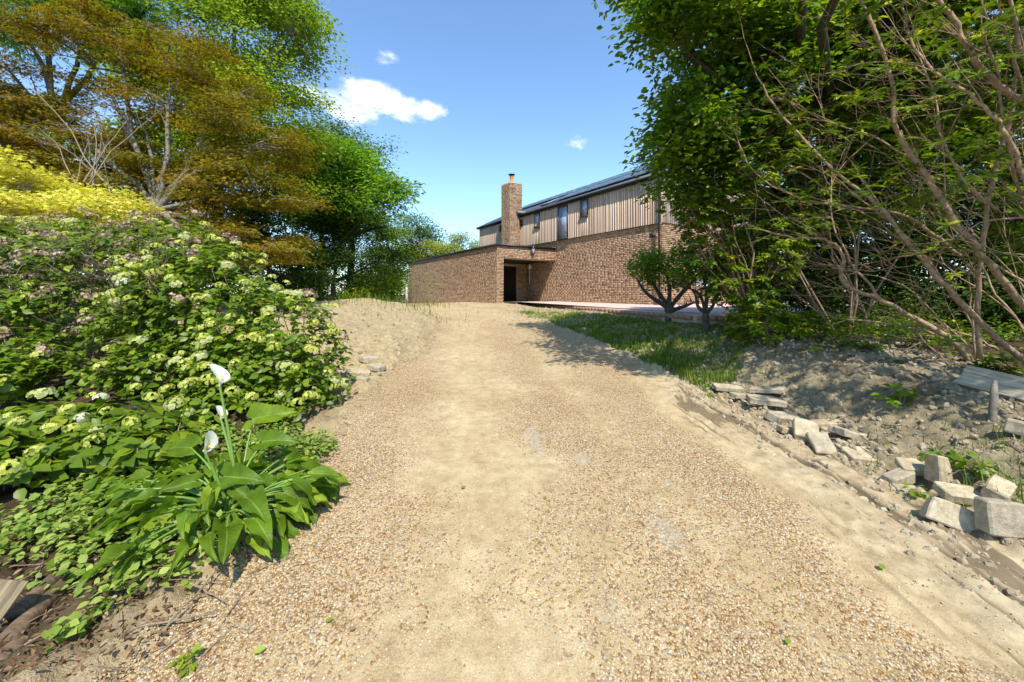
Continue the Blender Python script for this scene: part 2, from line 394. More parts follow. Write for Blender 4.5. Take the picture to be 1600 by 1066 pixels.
bt = t.nodes.new('ShaderNodeTexBrick'); bt.inputs['Scale'].default_value = 1; bt.inputs['Brick Width'].default_value = .2; bt.inputs['Row Height'].default_value = .1
bt.inputs['Mortar Size'].default_value = .004; bt.inputs['Color1'].default_value = (.60, .47, .40, 1); bt.inputs['Color2'].default_value = (.52, .38, .32, 1); bt.inputs['Mortar'].default_value = (.4, .33, .26, 1)
t.links.new(g, bt.inputs['Vector']); t.links.new(mix(t, .3, bt.outputs['Color'], ramp(t, noise(t, 3, 5, .6, g), [(.3, (.7, .68, .65)), (.7, (1, 1, 1))]), 'MULTIPLY'), b.inputs['Base Color']); b.inputs['Roughness'].default_value = .9
M['paving'] = m

# ------------------------------------------------------------------ terrain sheets
def lines(segs):
    v = []
    for a, b, st in segs: v.append(np.arange(a, b, st))
    return np.concatenate(v)
gx = lines([(-600, -100, 60), (-100, -30, 7), (-30, -12, 1.2), (-12, -5, .25), (-5, 1.7, .036), (1.7, 3.1, .018), (3.1, 6.5, .036), (6.5, 12, .2), (12, 30, 1.2), (30, 100, 7), (100, 601, 60)])
gy = lines([(-600, -100, 60), (-100, -10, 8), (-10, .6, .5), (.6, 7.5, .036), (7.5, 14, .08), (14, 30, .35), (30, 100, 4), (100, 900, 50)])
GX, GY = np.meshgrid(gx, gy); _rut = []; GZ = H(GX, GY, _rut); rut_shade = np.clip(_rut[0] / .04, 0, 1)
nx, ny = len(gx), len(gy)
# structure masks
n_edge = fbm(GX, GY, 4, 2.2)
in_drive = (GX - XL(GY) + .35 * n_edge > 0) & (XR(GY) - GX + .3 * n_edge > .0) & (GY > -12) & (GY < 27)
sandm = np.exp(-((GX - XS(GY)) / (.58 + .02 * GY)) ** 2) * .95
far = sst(8, 15, GY)
sandm = np.maximum(sandm, sst(1.6, 2.05, GX + .25 * fbm(GX, GY, 3, 1.5)) * 1.2 * (1 - sst(5, 7, GY)))
sandm = np.maximum(sandm, sst(-.9, -.1, GX - XR(GY)) * sst(4, 6, GY) * .75)
sandm = np.maximum(sandm, far * .9)
sandm = np.maximum(sandm, .5 * np.exp(-((GX - XS(GY) - 1.35) / .25) ** 2))
sandm = np.clip(sandm + .16 + 1.1 * fbm(GX, GY, 5, 1.6), 0, 1.2)
def patch(px, py, rx, ry):
    c = GP(px, py); wx = .16 * fbm(GX, GY, 3, 5); wy = .22 * fbm(GX + 9, GY, 3, 4); return .85 * np.exp(-(((GX - c.x + wx) / rx) ** 2 + ((GY - c.y + wy) / ry) ** 2))
patchm = patch(835, 690, .12, .45) + patch(905, 722, .14, .12) + patch(1040, 835, .14, .25) + patch(960, 960, .1, .16) * .8 + patch(1040, 760, .1, .1) * .8 + patch(670, 850, .05, .35) * .7 + patch(870, 560, .3, .6) * .7
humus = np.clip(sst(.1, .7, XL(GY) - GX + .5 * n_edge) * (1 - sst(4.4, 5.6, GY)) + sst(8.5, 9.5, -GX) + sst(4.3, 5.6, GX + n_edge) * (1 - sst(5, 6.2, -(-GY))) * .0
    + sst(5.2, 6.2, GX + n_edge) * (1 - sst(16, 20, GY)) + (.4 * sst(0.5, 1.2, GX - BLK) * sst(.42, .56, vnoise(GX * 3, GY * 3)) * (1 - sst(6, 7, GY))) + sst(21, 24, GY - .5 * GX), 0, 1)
clay = sst(2.5, 3.2, GX) * (1 - sst(6.5, 8, GY))
def sheet(name, fmask, dz, mat, attrs=None, label=None, kind='structure', parent=None):
    idx = (np.arange(ny - 1)[:, None] * nx + np.arange(nx - 1)[None]); q = np.stack([idx, idx + 1, idx + nx + 1, idx + nx], -1)
    F = q[fmask[:-1, :-1]] if fmask is not None else q.reshape(-1, 4)
    used = np.unique(F); remap = np.zeros(nx * ny, np.int64); remap[used] = np.arange(len(used))
    V = np.stack([GX.ravel()[used], GY.ravel()[used], GZ.ravel()[used] + dz], -1)
    at = {k: v.ravel()[used] for k, v in (attrs or {}).items()}
    o = link(name, np_mesh(name, V, remap[F], mat, True, at)); tag(o, label, None, None, kind); return o
sheet('ground', None, 0, M['soil'], {'clay': clay, 'humus': humus}, 'sandy soil and clay on both sides of the drive')
sheet('driveway', in_drive, .012, M['drive'], {'sand': sandm, 'patch': np.clip(patchm, 0, 1), 'rut': rut_shade, 'verge': sst(1.75, 2.3, GX + .3 * n_edge) * (1 - sst(5, 6.5, GY))}, 'gravel drive with sandy wheel tracks leading up to the brick house')

# pavement slab in front of the house
PZ = .945
ua = np.array([-.540, .842]); va = np.array([.842, .540])
W0 = np.array([2.35, 20.77]); G0 = np.array([-.72, 18.8])
def wp(t, s, z): p = W0 + t * ua + s * va; return np.array([p[0], p[1], z])     # t along the long wall, s behind it
def gpnt(t, s, z): p = G0 + t * ua + s * va; return np.array([p[0], p[1], z])
edge = [(.35, 19.75), (1.6, 16.1), (2.9, 12.4), (4.2, 8.75), (5.3, 8.3), (7.6, 9.8)]
def poly_prism(name, pts, z0, z1, mat, parent=None):
    n = len(pts); V = [(x, y, z0) for x, y in pts] + [(x, y, z1) for x, y in pts]
    F = [list(range(n))[::-1], list(range(n, 2 * n))] + [[i, (i + 1) % n, n + (i + 1) % n, n + i] for i in range(n)]
    me = bpy.data.meshes.new(name); me.from_pydata(V, [], F); me.materials.append(mat); me.update(); return link(name, me, parent)
cpt = W0 - 6.69 * ua
pav = poly_prism('pavement', edge + [(18, 22), (12, 30), (3, 22.6), (1.4, 21.9), (-.2, 19.4)][:1] + [tuple(cpt + 12 * va), tuple(cpt), tuple(W0), tuple(gpnt(0, .38, 0)[:2])], .3, PZ, M['paving'])
tag(pav, 'pale pink block pavement along the foot of the brick house', None, None, 'structure')
kb = MB(); kb.box((-.1, -.0325, -.05), (.2, 0, 0), (0, .065, 0), (0, 0, .1)); kme = kb.mesh('kerb_brick', M['brick'])
M['kerb'] = plain('kerb_brick_clay', (.33, .2, .13), .9, 0, .3, 8); kme.materials[0] = M['kerb']
kerb = thing('brick_kerb', 'row of brown bricks edging the pink pavement above the lawn', 'kerb', (.35, 19.75, PZ))
i_ = 0
for a, b_ in zip(edge[:4], edge[1:5]):
    a = np.array(a); b_ = np.array(b_); L = np.linalg.norm(b_ - a); d = (b_ - a) / L; nrm = np.array([d[1], -d[0]])
    if nrm[0] > 0: nrm = -nrm
    k = .11
    while k < L and i_ < 130:
        p = a + d * k + nrm * .036
        o = link('brick', kme, kerb, (p[0] - .35, p[1] - 19.75, -.055 + random.uniform(-.004, .004))); o.rotation_euler = (0, 0, math.atan2(d[1], d[0]) + random.uniform(-.02, .02)); k += .21; i_ += 1

# ------------------------------------------------------------------ the house
house = thing('brick_house', 'long brick house with timber-clad upper floor, tall chimney and flat-roofed garage wing', 'house', tuple(wp(0, 0, .9)))
class Bricks:
    def __init__(s): s.items = []
    def wall(s, org, d, nrm, L, z0, z1, holes=(), bond=0):
        """org xy of wall start, d direction, nrm outward, both unit 2-vectors"""
        row = 0; z = z0
        while z < z1 - .03:
            h = min(.065, z1 - z); x = -random.random() * .1 if row % 2 else -.1125 * (row % 2)
            x = -(.1125 if row % 2 else 0)
            while x < L - .02:
                w = .1025 if random.random() < .22 else .215
                a = max(x, 0); b_ = min(x + w, L)
                x += w + .01
                if b_ - a < .03: continue
                segs = [(a, b_)]
                for (h0, h1, q0, q1) in holes:
                    if z + h * .5 > q0 and z + h * .5 < q1:
                        ns = []
                        for (p, q) in segs:
                            if q <= h0 or p >= h1: ns.append((p, q)); continue
                            if p < h0: ns.append((p, h0))
                            if q > h1: ns.append((h1, q))
                        segs = ns
                for (p, q) in segs:
                    if q - p > .03: s.items.append((org, d, nrm, p, q, z, h))
            z += .075; row += 1
    def build(s, name, parent, mat, nbig=0, key=None):
        it = s.items
        if nbig:
            it.sort(key=key)
            for (org, d, nrm, p, q, z, h) in it[:nbig]:
                b = MB(); e = .012 + random.uniform(-.002, .003); o = np.array(org) + np.array(d) * p
                b.box((0, 0, 0), (d[0] * (q - p), d[1] * (q - p), 0), (nrm[0] * e, nrm[1] * e, 0), (0, 0, h), brnd())
                me = b.mesh('brick', mat)
                ob = bpy.data.objects.new('brick', me); C.objects.link(ob); ob.parent = parent
                ob.location = Vector((o[0], o[1], z)) - base_of(parent)
            it = it[nbig:]
        b = MB()
        for (org, d, nrm, p, q, z, h) in it:
            e = .012 + random.uniform(-.002, .003); o = np.array(org) + np.array(d) * p
            b.box((o[0], o[1], z), (d[0] * (q - p), d[1] * (q - p), 0), (nrm[0] * e, nrm[1] * e, 0), (0, 0, h), brnd())
        ob = b.build(name, mat, parent); ob['kind'] = 'stuff'; return ob
def brnd(): return min(1, max(0, random.betavariate(2.2, 1.6)))
def base_of(o):
    v = Vector((0, 0, 0))
    while o is not None: v = v + o.location; o = o.parent
    return v
TU = ua; TV = va
def slab(mb, t0, t1, s0, s1, z0, z1, a=0.0, f=wp):
    o = f(t0, s0, z0); mb.box(o, f(t1, s0, z0) - o, f(t0, s1, z0) - o, (0, 0, z1 - z0), a)
# window spans on the long wall
def tw(px): r = (px - 800) / 600; return (2.35 - 20.77 * r) / (.54 + .842 * r)
def zw(px, py): return 1.5 + (455 - py) / 600 * (20.77 + .842 * tw(px))
CLZ, EVZ = 4.2, 6.15
wins = [(836.8, 845.5, 332, 355), (873.5, 889.5, 322.5, 373), (909, 920.5, 312.5, 338)]
winl = []
for (a, b_, c0, c1) in wins:
    winl.append((tw(b_), tw(a), zw((a + b_) / 2, c1), min(5.98, zw((a + b_) / 2, c0))))
# masonry core
w = MB()
slab(w, -6.69, 8.59, 0, 7.0, .3, CLZ)
slab(w, -6.69, 8.59, .03, 6.97, CLZ, EVZ - .05)
core = w.build('wall', M['mortar'], house)
bk = Bricks()
bk.wall(tuple(wp(-6.69, 0, 0)[:2]), tuple(ua), tuple(-va), 15.28, .9, CLZ, holes=[(6.69 + 3.3, 6.69 + 4.31, 0, 9), (6.69 + 2.7, 16, 0, 3.8)])
bk.wall(tuple(wp(-6.69, 0, 0)[:2]), tuple(va), tuple(-ua), 7.0, .9, CLZ, holes=[(2.2, 3.4, 1.7, 2.9), (4.6, 5.8, 1.7, 2.9)])
cpos = np.array([5.96, 15.14, 1.9])
bk.build('brickwork', core, M['brick'], 280, key=lambda i: abs(i[0][0] + i[1][0] * i[3] - cpos[0]) + abs(i[0][1] + i[1][1] * i[3] - cpos[1]) + .4 * abs(i[5] - 2.4))
# cladding planks
pl = MB(); pl.box((0, 0, 0), (1, 0, 0), (0, .022, 0), (0, 0, 1)); plme = pl.mesh('plank', M['cedar'])
batt = MB()
def plank(o, d, nrm, w_, z0, z1):
    if z1 - z0 < .05: return
    ob = bpy.data.objects.new('plank', plme); C.objects.link(ob); ob.parent = house
    ob.matrix_local = Matrix(((d[0] * w_, nrm[0], 0, o[0] - house.location.x), (d[1] * w_, nrm[1], 0, o[1] - house.location.y), (0, 0, z1 - z0, z0 - house.location.z), (0, 0, 0, 1)))
t = -6.69 - .03; k = 0
while t < 8.59:
    w_ = random.choice([.1, .125, .14, .14, .15]); w_ = min(w_, 8.62 - t)
    if not (3.28 < t + w_ / 2 < 4.32):
        off = .085 + random.uniform(0, .008)
        o = wp(t, -off, 0)
        zt, zb = EVZ - .04, CLZ + .005 + random.uniform(-.004, .004)
        hit = [q for q in winl if q[0] - .02 < t + w_ / 2 < q[1] + .02]
        if hit: plank(o, ua, va * 1.0, w_ - .006, zb, hit[0][2] - .04); plank(o, ua, va, w_ - .006, hit[0][3] + .03, zt)
        else: plank(o, ua, va, w_ - .006, zb, zt)
    t += w_
s = -.04
while s < 7.0:
    w_ = random.choice([.1, .125, .14, .15]); top = EVZ + (3.5 - abs(s + w_ / 2 - 3.5)) * .51 - .12
    o = wp(-6.69 - .045 - random.uniform(0, .008), s, 0)
    plank(o, va, ua, w_ - .006, CLZ, top); s += w_
# gable infill
for tt in (-6.66, 8.5):
    a, b_, c_ = wp(tt, .03, EVZ - .1), wp(tt, 6.97, EVZ - .1), wp(tt, 3.5, 7.85)
    a2, b2, c2 = wp(tt + .08, .03, EVZ - .1), wp(tt + .08, 6.97, EVZ - .1), wp(tt + .08, 3.5, 7.85)
    link('gable_wall', np_mesh('gable', np.array([a, b_, c_, a2, b2, c2]), [np.array([[0, 1, 2], [3, 5, 4]]), np.array([[0, 3, 4, 1], [1, 4, 5, 2], [2, 5, 3, 0]])], M['cedar']), house)
for q in winl:
    f_ = MB(); fw = .05; zc = (q[2], q[3])
    slab(f_, q[0], q[0] + fw, -.115, .02, q[2], q[3]); slab(f_, q[1] - fw, q[1], -.115, .02, q[2], q[3])
    slab(f_, q[0] + fw, q[1] - fw, -.114, .02, q[2], q[2] + fw); slab(f_, q[0] + fw, q[1] - fw, -.114, .02, q[3] - fw, q[3])
    wi = f_.build('window', M['frame'], house)
    g_ = MB(); slab(g_, q[0] + fw, q[1] - fw, -.075, -.055, q[2] + fw, q[3] - fw); g_.build('pane', M['glass'], wi)
    s_ = MB(); slab(s_, q[0] - .05, q[1] + .05, -.16, -.02, q[2] - .04, q[2] - .004); s_.build('sill', M['frame'], wi)
for (a, b_) in ((2.2, 3.4), (4.6, 5.8)):
    f_ = MB()
    for (x0, x1, z0, z1) in ((a, a + .06, 1.7, 2.9), (b_ - .06, b_, 1.7, 2.9), (a + .06, b_ - .06, 1.7, 1.76), (a + .06, b_ - .06, 2.84, 2.9)):
        slab(f_, -6.72, -6.66, x0, x1, z0, z1)
    wi = f_.build('window', M['white'], house)
    g_ = MB(); slab(g_, -6.705, -6.695, a + .06, b_ - .06, 1.76, 2.84); g_.build('pane', M['glass'], wi)
# small dark vent hatch beside the first window, and one beyond the chimney
for px in (817, 784):
    v = MB(); tt = tw(px); slab(v, tt - .1, tt + .12, -.14, -.07, 5.45, 5.85); v.build('wall_vent', M['black'], house)
# roof
def roofslab(s0, z0, s1, z1, th, t0=-6.95, t1=8.85):
    A = []
    for tt in (t0, t1):
        A += [wp(tt, s0, z0), wp(tt, s1, z1), wp(tt, s1, z1 - th), wp(tt, s0, z0 - th)]
    F = np.array([[0, 1, 2, 3], [7, 6, 5, 4], [0, 4, 5, 1], [1, 5, 6, 2], [2, 6, 7, 3], [3, 7, 4, 0]]); return np.array(A), F
pit = (7.95 - EVZ) / 3.7
rf = thing('x', 'x', 'x'); bpy.data.objects.remove(rf)
mat_r = Matrix.Identity(4)
def roof_obj(name, s0, z0, s1, z1, th, mat, parent, t0=-6.95, t1=8.85):
    # local frame: x along the wall, y up the slope
    o = Vector(wp(t0, s0, z0)); ex = Vector((ua[0], ua[1], 0)); e2 = Vector(wp(t0, s1, z1)) - o; Ly = e2.length; ey = e2.normalized(); ez = ex.cross(ey)
    if ez.z < 0: ez = -ez
    b = MB(); b.box((0, 0, -th), (t1 - t0, 0, 0), (0, Ly, 0), (0, 0, th)); ob = b.build(name, mat)
    Mx = Matrix(((ex.x, ey.x, ez.x, o.x), (ex.y, ey.y, ez.y, o.y), (ex.z, ey.z, ez.z, o.z), (0, 0, 0, 1)))
    if parent is not None:
        ob.parent = parent; ob.matrix_local = Matrix.Translation(-base_of(parent)) @ Mx
    else: ob.matrix_world = Mx
    return ob, Mx
roof, RM = roof_obj('roof', -.15, EVZ + .02, 3.5, 7.95, .14, M['slate'], house)
roof2, _ = roof_obj('roof', 7.28, EVZ + .02, 3.5, 7.949, .14, M['slate'], house)
# fascia and gutter
f_ = MB(); slab(f_, -6.95, 3.28, -.145, -.12, EVZ - .17, EVZ - .12 + .1); slab(f_, 4.33, 8.85, -.145, -.12, EVZ - .17, EVZ - .02); f_.build('fascia', M['black'], house)
so = MB(); slab(so, -6.9, 3.28, -.12, -.04, EVZ - .15, EVZ - .13); slab(so, 4.33, 8.8, -.12, -.04, EVZ - .15, EVZ - .13); so.build('soffit', M['black'], house)
gt = MB(); 
gt.tube([wp(-6.95, -.20, EVZ - .05), wp(3.28, -.20, EVZ - .05)], .055, 8); gt.tube([wp(4.33, -.20, EVZ - .05), wp(8.85, -.20, EVZ - .05)], .055, 8); gt.build('gutter', M['black'], house, True)
for tt, z0 in ((-6.6, .95), (tw(808.3), 3.9)):
    d_ = MB(); d_.tube([wp(tt, -.2, EVZ - .08), wp(tt, -.16, EVZ - .3), wp(tt, -.15, EVZ - .4), wp(tt, -.15, CLZ), wp(tt, -.11, z0)], .036, 8)
    d_.build('downpipe', M['black'], house, True)
# solar panels on the near slope
pn = MB(); pn.box((0, 0, 0), (1.0, 0, 0), (0, 1.62, 0), (0, 0, .035)); pme = pn.mesh('panel', M['solar'])
fr = MB()
for bx in (((0, 0, .035), (1.0, 0, 0), (0, .03, 0)), ((0, 1.59, .035), (1.0, 0, 0), (0, .03, 0)), ((0, .03, .035), (.03, 0, 0), (0, 1.56, 0)), ((.97, .03, .035), (.03, 0, 0), (0, 1.56, 0))): fr.box(*bx, (0, 0, .006))
frm = fr.mesh('panel_frame', M['lead'])
RP = Matrix.Translation(-base_of(house)) @ RM
for i in range(7):
    for j in range(2):
        o = link('solar_panel', pme, house, (0, 0, 0)); o.matrix_local = RP @ Matrix.Translation((.45 + 1.03 * i, .55 + 1.66 * j, .07)); link('panel_frame', frm, o, (0, 0, 0))
for i in range(6):
    o = link('solar_panel', pme, house, (0, 0, 0)); o.matrix_local = RP @ Matrix.Translation((7.9 + 1.03 * i, 2.2, .07)); link('panel_frame', frm, o, (0, 0, 0))
rl = MB(); rl.box((0, 0, 0), (.8, 0, 0), (0, 1.1, 0), (0, 0, .08)); r_ = rl.build('roof_window', M['frame']); r_.parent = house; r_.matrix_local = RP @ Matrix.Translation((8.1, .7, .005))
rl = MB(); rl.box((.08, .08, .08), (.64, 0, 0), (0, .94, 0), (0, 0, .006)); link('pane', rl.mesh('pane', M['glass']), r_, (0, 0, 0))
# chimney
ch = MB(); slab(ch, 3.312, 4.298, -.803, .05, .9, 8.09); chim = ch.build('chimney', M['mortar'], house)
cb = Bricks()
cb.wall(tuple(wp(3.312, -.803, 0)[:2]), tuple(va), tuple(-ua), .85, 3.8, 8.09)
cb.wall(tuple(wp(3.3, -.803, 0)[:2]), tuple(ua), tuple(-va), 1.01, 3.8, 8.09)
cb.wall(tuple(wp(4.298, -.803, 0)[:2]), tuple(va), tuple(ua), .85, 3.8, 8.09)
cb.wall(tuple(wp(3.3, .05, 0)[:2]), tuple(ua), tuple(va), 1.01, 6.2, 8.09)
cb.build('brickwork', chim, M['brick'])
c_ = MB(); slab(c_, 3.33, 4.28, -.78, .03, 8.09, 8.12); c_.build('chimney_cap', M['lead'], chim)
cc = wp(3.8, -.38, 0)
c_ = MB(); c_.tube([(cc[0], cc[1], 8.12), (cc[0], cc[1], 8.2), (cc[0], cc[1], 8.22), (cc[0], cc[1], 8.55), (cc[0], cc[1], 8.6)], [.17, .17, .13, .12, .14], 14)
c_.build('chimney_pot', M['terra'], chim, True)
c_ = MB(); c_.tube([(cc[0], cc[1], 8.6), (cc[0], cc[1], 8.68)], .1, 12); c_.tube([(cc[0], cc[1], 8.68), (cc[0], cc[1], 8.71), (cc[0], cc[1], 8.74)], [.2, .22, .08], 14); c_.build('cowl', M['black'], chim, True)
# lead flashing
f_ = MB(); slab(f_, 3.1, 3.296, -.36, .4, EVZ + .05, EVZ + .22); f_.build('flashing', M['lead'], house)
# garage wing
GT = 3.72
g_ = MB()
slab(g_, .12, 13.93, .012, .3, .1, GT, f=gpnt)            # outer wall
slab(g_, .012, .12, .012, .366, .1, GT, f=gpnt)             # pier
slab(g_, .12, .3, .3, .366, .1, GT, f=gpnt)
slab(g_, .012, .3, .366, 3.62, 3.115, GT, f=gpnt)         # lintel
slab(g_, 2.65, 2.95, 2.93, 3.64, .9, 3.115, f=gpnt)        # back return
slab(g_, 13.7, 13.93, .3, 3.64, .1, GT, f=gpnt)
slab(g_, 2.651, 2.94, .301, 2.93, 2.95, 3.114, f=gpnt)
gar = g_.build('garage_wall', M['mortar'], house)
gb = Bricks()
gb.wall(tuple(gpnt(0, .012, 0)[:2]), tuple(ua), tuple(-va), 13.93, .15, GT)
gb.wall(tuple(gpnt(.012, .001, 0)[:2]), tuple(va), tuple(-ua), 3.64, .9, GT, holes=[(.366, 3.7, 0, 3.11)])
gb.wall(tuple(gpnt(2.65, 2.93, 0)[:2]), tuple(va), tuple(-ua), .71, .95, 3.11)
gb.wall(tuple(gpnt(.3, .366, 0)[:2]), tuple(ua), tuple(va), 2.3, .95, 3.11)
gb.build('brickwork', gar, M['brick'])
g_ = MB(); slab(g_, 2.8, 2.86, .3, 2.93, .9, 2.95, f=gpnt); g_.build('passage_shade_panel', M['darkroom'], house)  # near-black panel across the open passage, its colour stands in for shade
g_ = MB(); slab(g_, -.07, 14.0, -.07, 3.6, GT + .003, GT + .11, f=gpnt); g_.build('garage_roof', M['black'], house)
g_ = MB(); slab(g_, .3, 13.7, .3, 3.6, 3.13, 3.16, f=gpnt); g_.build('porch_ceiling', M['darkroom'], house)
# meter box and conduit on the wall inside the porch
mbx = MB(); tt = tw(829); slab(mbx, tt - .14, tt + .14, -.16, -.02, 2.82, 3.08); mbx.build('meter_box', M['white'], house)
mbx = MB(); mbx.tube([wp(tt, -.08, 2.82), wp(tt, -.06, 1.9)], .022, 6); mbx.build('conduit', M['white'], house, True)
# lantern above the porch
ln = gpnt(-.17, 2.04, 3.6)
lan = thing('wall_lantern', 'black iron lantern fixed to the brick above the porch opening', 'lantern', tuple(ln))
b = MB(); b.tube([ln + (0, 0, -.16), ln + (0, 0, -.13), ln + (0, 0, .1)], [.05, .075, .1], 6); b.build('lamp_glass', M['glass'], lan)
b = MB(); b.tube([ln + (0, 0, .1), ln + (0, 0, .13), ln + (0, 0, .22), ln + (0, 0, .27), ln + (0, 0, .33)], [.13, .13, .05, .03, .012], 6); b.build('cap', M['black'], lan)
b = MB(); b.tube([ln + (0, 0, -.2), ln + (0, 0, -.16)], [.02, .06], 6)
for k in range(6):
    a = k * math.pi / 3; b.tube([ln + (math.cos(a) * .075, math.sin(a) * .075, -.14), ln + (math.cos(a) * .105, math.sin(a) * .105, .1)], .008, 4)
b.build('cage', M['black'], lan)
b = MB(); b.tube([gpnt(-.0, 2.04, 3.4), gpnt(-.1, 2.04, 3.38), gpnt(-.17, 2.04, 3.41)], .016, 6); b.build('bracket', M['black'], lan, True)
# floodlight near the house corner
fl = wp(-6.39, -.2, 3.7); fld = thing('security_light', 'small black security light on the brick near the house corner', 'light', tuple(fl))
b = MB(); slab(b, -6.5, -6.28, -.3, -.22, 3.62, 3.78); b.build('lamp_head', M['black'], fld)
b = MB(); b.tube([wp(-6.39, -.0, 3.68), wp(-6.39, -.24, 3.68)], .025, 6); b.build('bracket', M['black'], fld)
# marker post beside the garage
pp = P3(635, 473, 27); zz = hz(pp.x, pp.y)
b = MB(); b.box((pp.x - .06, pp.y, zz - .1), (.14, 0, 0), (0, .14, 0), (0, 0, 1.5)); b.box((pp.x - .075, pp.y - .015, zz + 1.4), (.17, 0, 0), (0, .17, 0), (0, 0, .04))
tag(b.build('post', M['lichen']), 'pale grey wooden post beside the far end of the garage wall', 'post')

# ------------------------------------------------------------------ gravel and clods
def scatter(name, pts, scl, rot, mat, label, sub=1, rough=False):
    me = bpy.data.meshes.new(name); me.vertices.add(len(pts)); me.vertices.foreach_set('co', np.asarray(pts, np.float32).ravel())
    a = me.attributes.new('scl', 'FLOAT_VECTOR', 'POINT'); a.data.foreach_set('vector', np.asarray(scl, np.float32).ravel())
    a = me.attributes.new('rot', 'FLOAT_VECTOR', 'POINT'); a.data.foreach_set('vector', np.asarray(rot, np.float32).ravel())
    o = link(name, me); tag(o, label, None, None, 'stuff')
    ng = bpy.data.node_groups.new(name, 'GeometryNodeTree')
    ng.interface.new_socket('Geometry', in_out='INPUT', socket_type='NodeSocketGeometry'); ng.interface.new_socket('Geometry', in_out='OUTPUT', socket_type='NodeSocketGeometry')
    n = ng.nodes; l = ng.links
    gi = n.new('NodeGroupInput'); go = n.new('NodeGroupOutput'); ip = n.new('GeometryNodeInstanceOnPoints'); ic = n.new('GeometryNodeMeshIcoSphere')
    ic.inputs['Subdivisions'].default_value = sub; ic.inputs['Radius'].default_value = 1
    sm = n.new('GeometryNodeSetMaterial'); sm.inputs['Material'].default_value = mat
    src = ic.outputs[0]
    if rough:
        sp = n.new('GeometryNodeSetPosition'); nz = n.new('ShaderNodeTexNoise'); nz.inputs['Scale'].default_value = 2.3
        vm = n.new('ShaderNodeVectorMath'); vm.operation = 'SUBTRACT'; vm.inputs[1].default_value = (.5, .5, .5)
        l.new(nz.outputs['Color'], vm.inputs[0]); vs = n.new('ShaderNodeVectorMath'); vs.operation = 'SCALE'; vs.inputs['Scale'].default_value = 2.2
        l.new(vm.outputs[0], vs.inputs[0]); l.new(src, sp.inputs['Geometry']); l.new(vs.outputs[0], sp.inputs['Offset']); src = sp.outputs[0]
    ss = n.new('GeometryNodeSetShadeSmooth'); ss.inputs['Shade Smooth'].default_value = not rough; l.new(src, ss.inputs[0]); l.new(ss.outputs[0], sm.inputs[0]); l.new(sm.outputs[0], ip.inputs['Instance'])
    def na(nm):
        q = n.new('GeometryNodeInputNamedAttribute'); q.data_type = 'FLOAT_VECTOR'; q.inputs['Name'].default_value = nm; return q.outputs[0]
    l.new(gi.outputs[0], ip.inputs['Points']); l.new(na('scl'), ip.inputs['Scale'])
    er = n.new('FunctionNodeEulerToRotation'); l.new(na('rot'), er.inputs[0]); l.new(er.outputs[0], ip.inputs['Rotation'])
    l.new(ip.outputs[0], go.inputs[0]); mo = o.modifiers.new('scatter', 'NODES'); mo.node_group = ng
    return o
def samp_view(n, ymin, ymax, xlo, xhi, p=1.3):
    """points with density falling with distance"""
    u = rng.random(n); y = ymin * (ymax / ymin) ** (u ** p)
    x = xlo(y) + rng.random(n) * (xhi(y) - xlo(y)); return x, y
def vis(x, y, margin=.35): return np.abs(x) < y * 1.36 + margin
x, y = samp_view(230000, 1.25, 12, lambda y: XL(y) - .1, lambda y: np.minimum(XR(y) - .1, 2.5), .95)
sd = np.exp(-((x - XS(y)) / (.58 + .02 * y)) ** 2) * .85; sd = np.maximum(sd, sst(1.55, 2.0, x + .3 * fbm(x, y, 3, 1.5)) * .97 * (1 - sst(5, 7, y))); sd = np.maximum(sd, .5 * np.exp(-((x - XS(y) - 1.35) / .25) ** 2))
sd = np.clip(sd + .16 + 1.1 * fbm(x, y, 5, 1.6), .0, .93)
pt = np.zeros_like(x)
for (px, py, rx, ry) in ((835, 690, .12, .45), (905, 722, .14, .12), (1040, 835, .14, .25), (1040, 760, .1, .1)):
    c_ = GP(px, py); pt = np.maximum(pt, np.exp(-(((x - c_.x + .16 * fbm(x, y, 3, 5)) / rx) ** 2 + ((y - c_.y + .22 * fbm(x + 9, y, 3, 4)) / ry) ** 2)))
keep = (rng.random(len(x)) > sd) & vis(x, y) & (rng.random(len(x)) > pt * .9)
x, y = x[keep], y[keep]; z = H(x, y) + .012
r = .0023 + .0035 * rng.random(len(x)) ** 2 + .0005 * np.maximum(y - 3, 0)
big_ = rng.random(len(x)) < .012; r = np.where(big_, r * 1.8, r)
scl = np.stack([r * rng.uniform(.8, 1.3, len(r)), r * rng.uniform(.7, 1.1, len(r)), r * rng.uniform(.45, .75, len(r))], -1)
scatter('gravel', np.stack([x, y, z + r * .25], -1), scl, np.stack([rng.normal(0, .3, len(x)), rng.normal(0, .3, len(x)), rng.random(len(x)) * 6.28], -1), M['pebble'], 'loose golden gravel strewn over the drive')
# clods on the spoil bank, verge and the sandy mound
x1, y1 = samp_view(15000, 1.8, 8.5, lambda y: XR(y) - .35, lambda y: XR(y) + 3.6, .9)
x2, y2 = samp_view(3800, 5.5, 19, lambda y: XL(y) - 3.2, lambda y: XL(y) + .1, 1.0)
x3, y3 = samp_view(1500, 10, 18, lambda y: XR(y) - .1, lambda y: XR(y) + 2.2, 1.0)
x5, y5 = samp_view(2600, 1.3, 6.2, lambda y: 2.2 + 0 * y, lambda y: XR(y) + .25, .9)
x4, y4 = samp_view(400, 1.3, 5, lambda y: XL(y) - 1.0, lambda y: XL(y) + .1, 1.0)
t6 = np.repeat(np.array([[2.85, 5.3], [2.95, 4.9], [2.9, 4.4], [2.85, 3.9], [2.8, 3.7], [2.9, 3.4], [2.95, 3.1], [2.95, 2.8], [2.95, 2.6], [2.9, 2.4]]), 260, 0) + rng.normal(size=(2600, 2)) * (.14, .2)
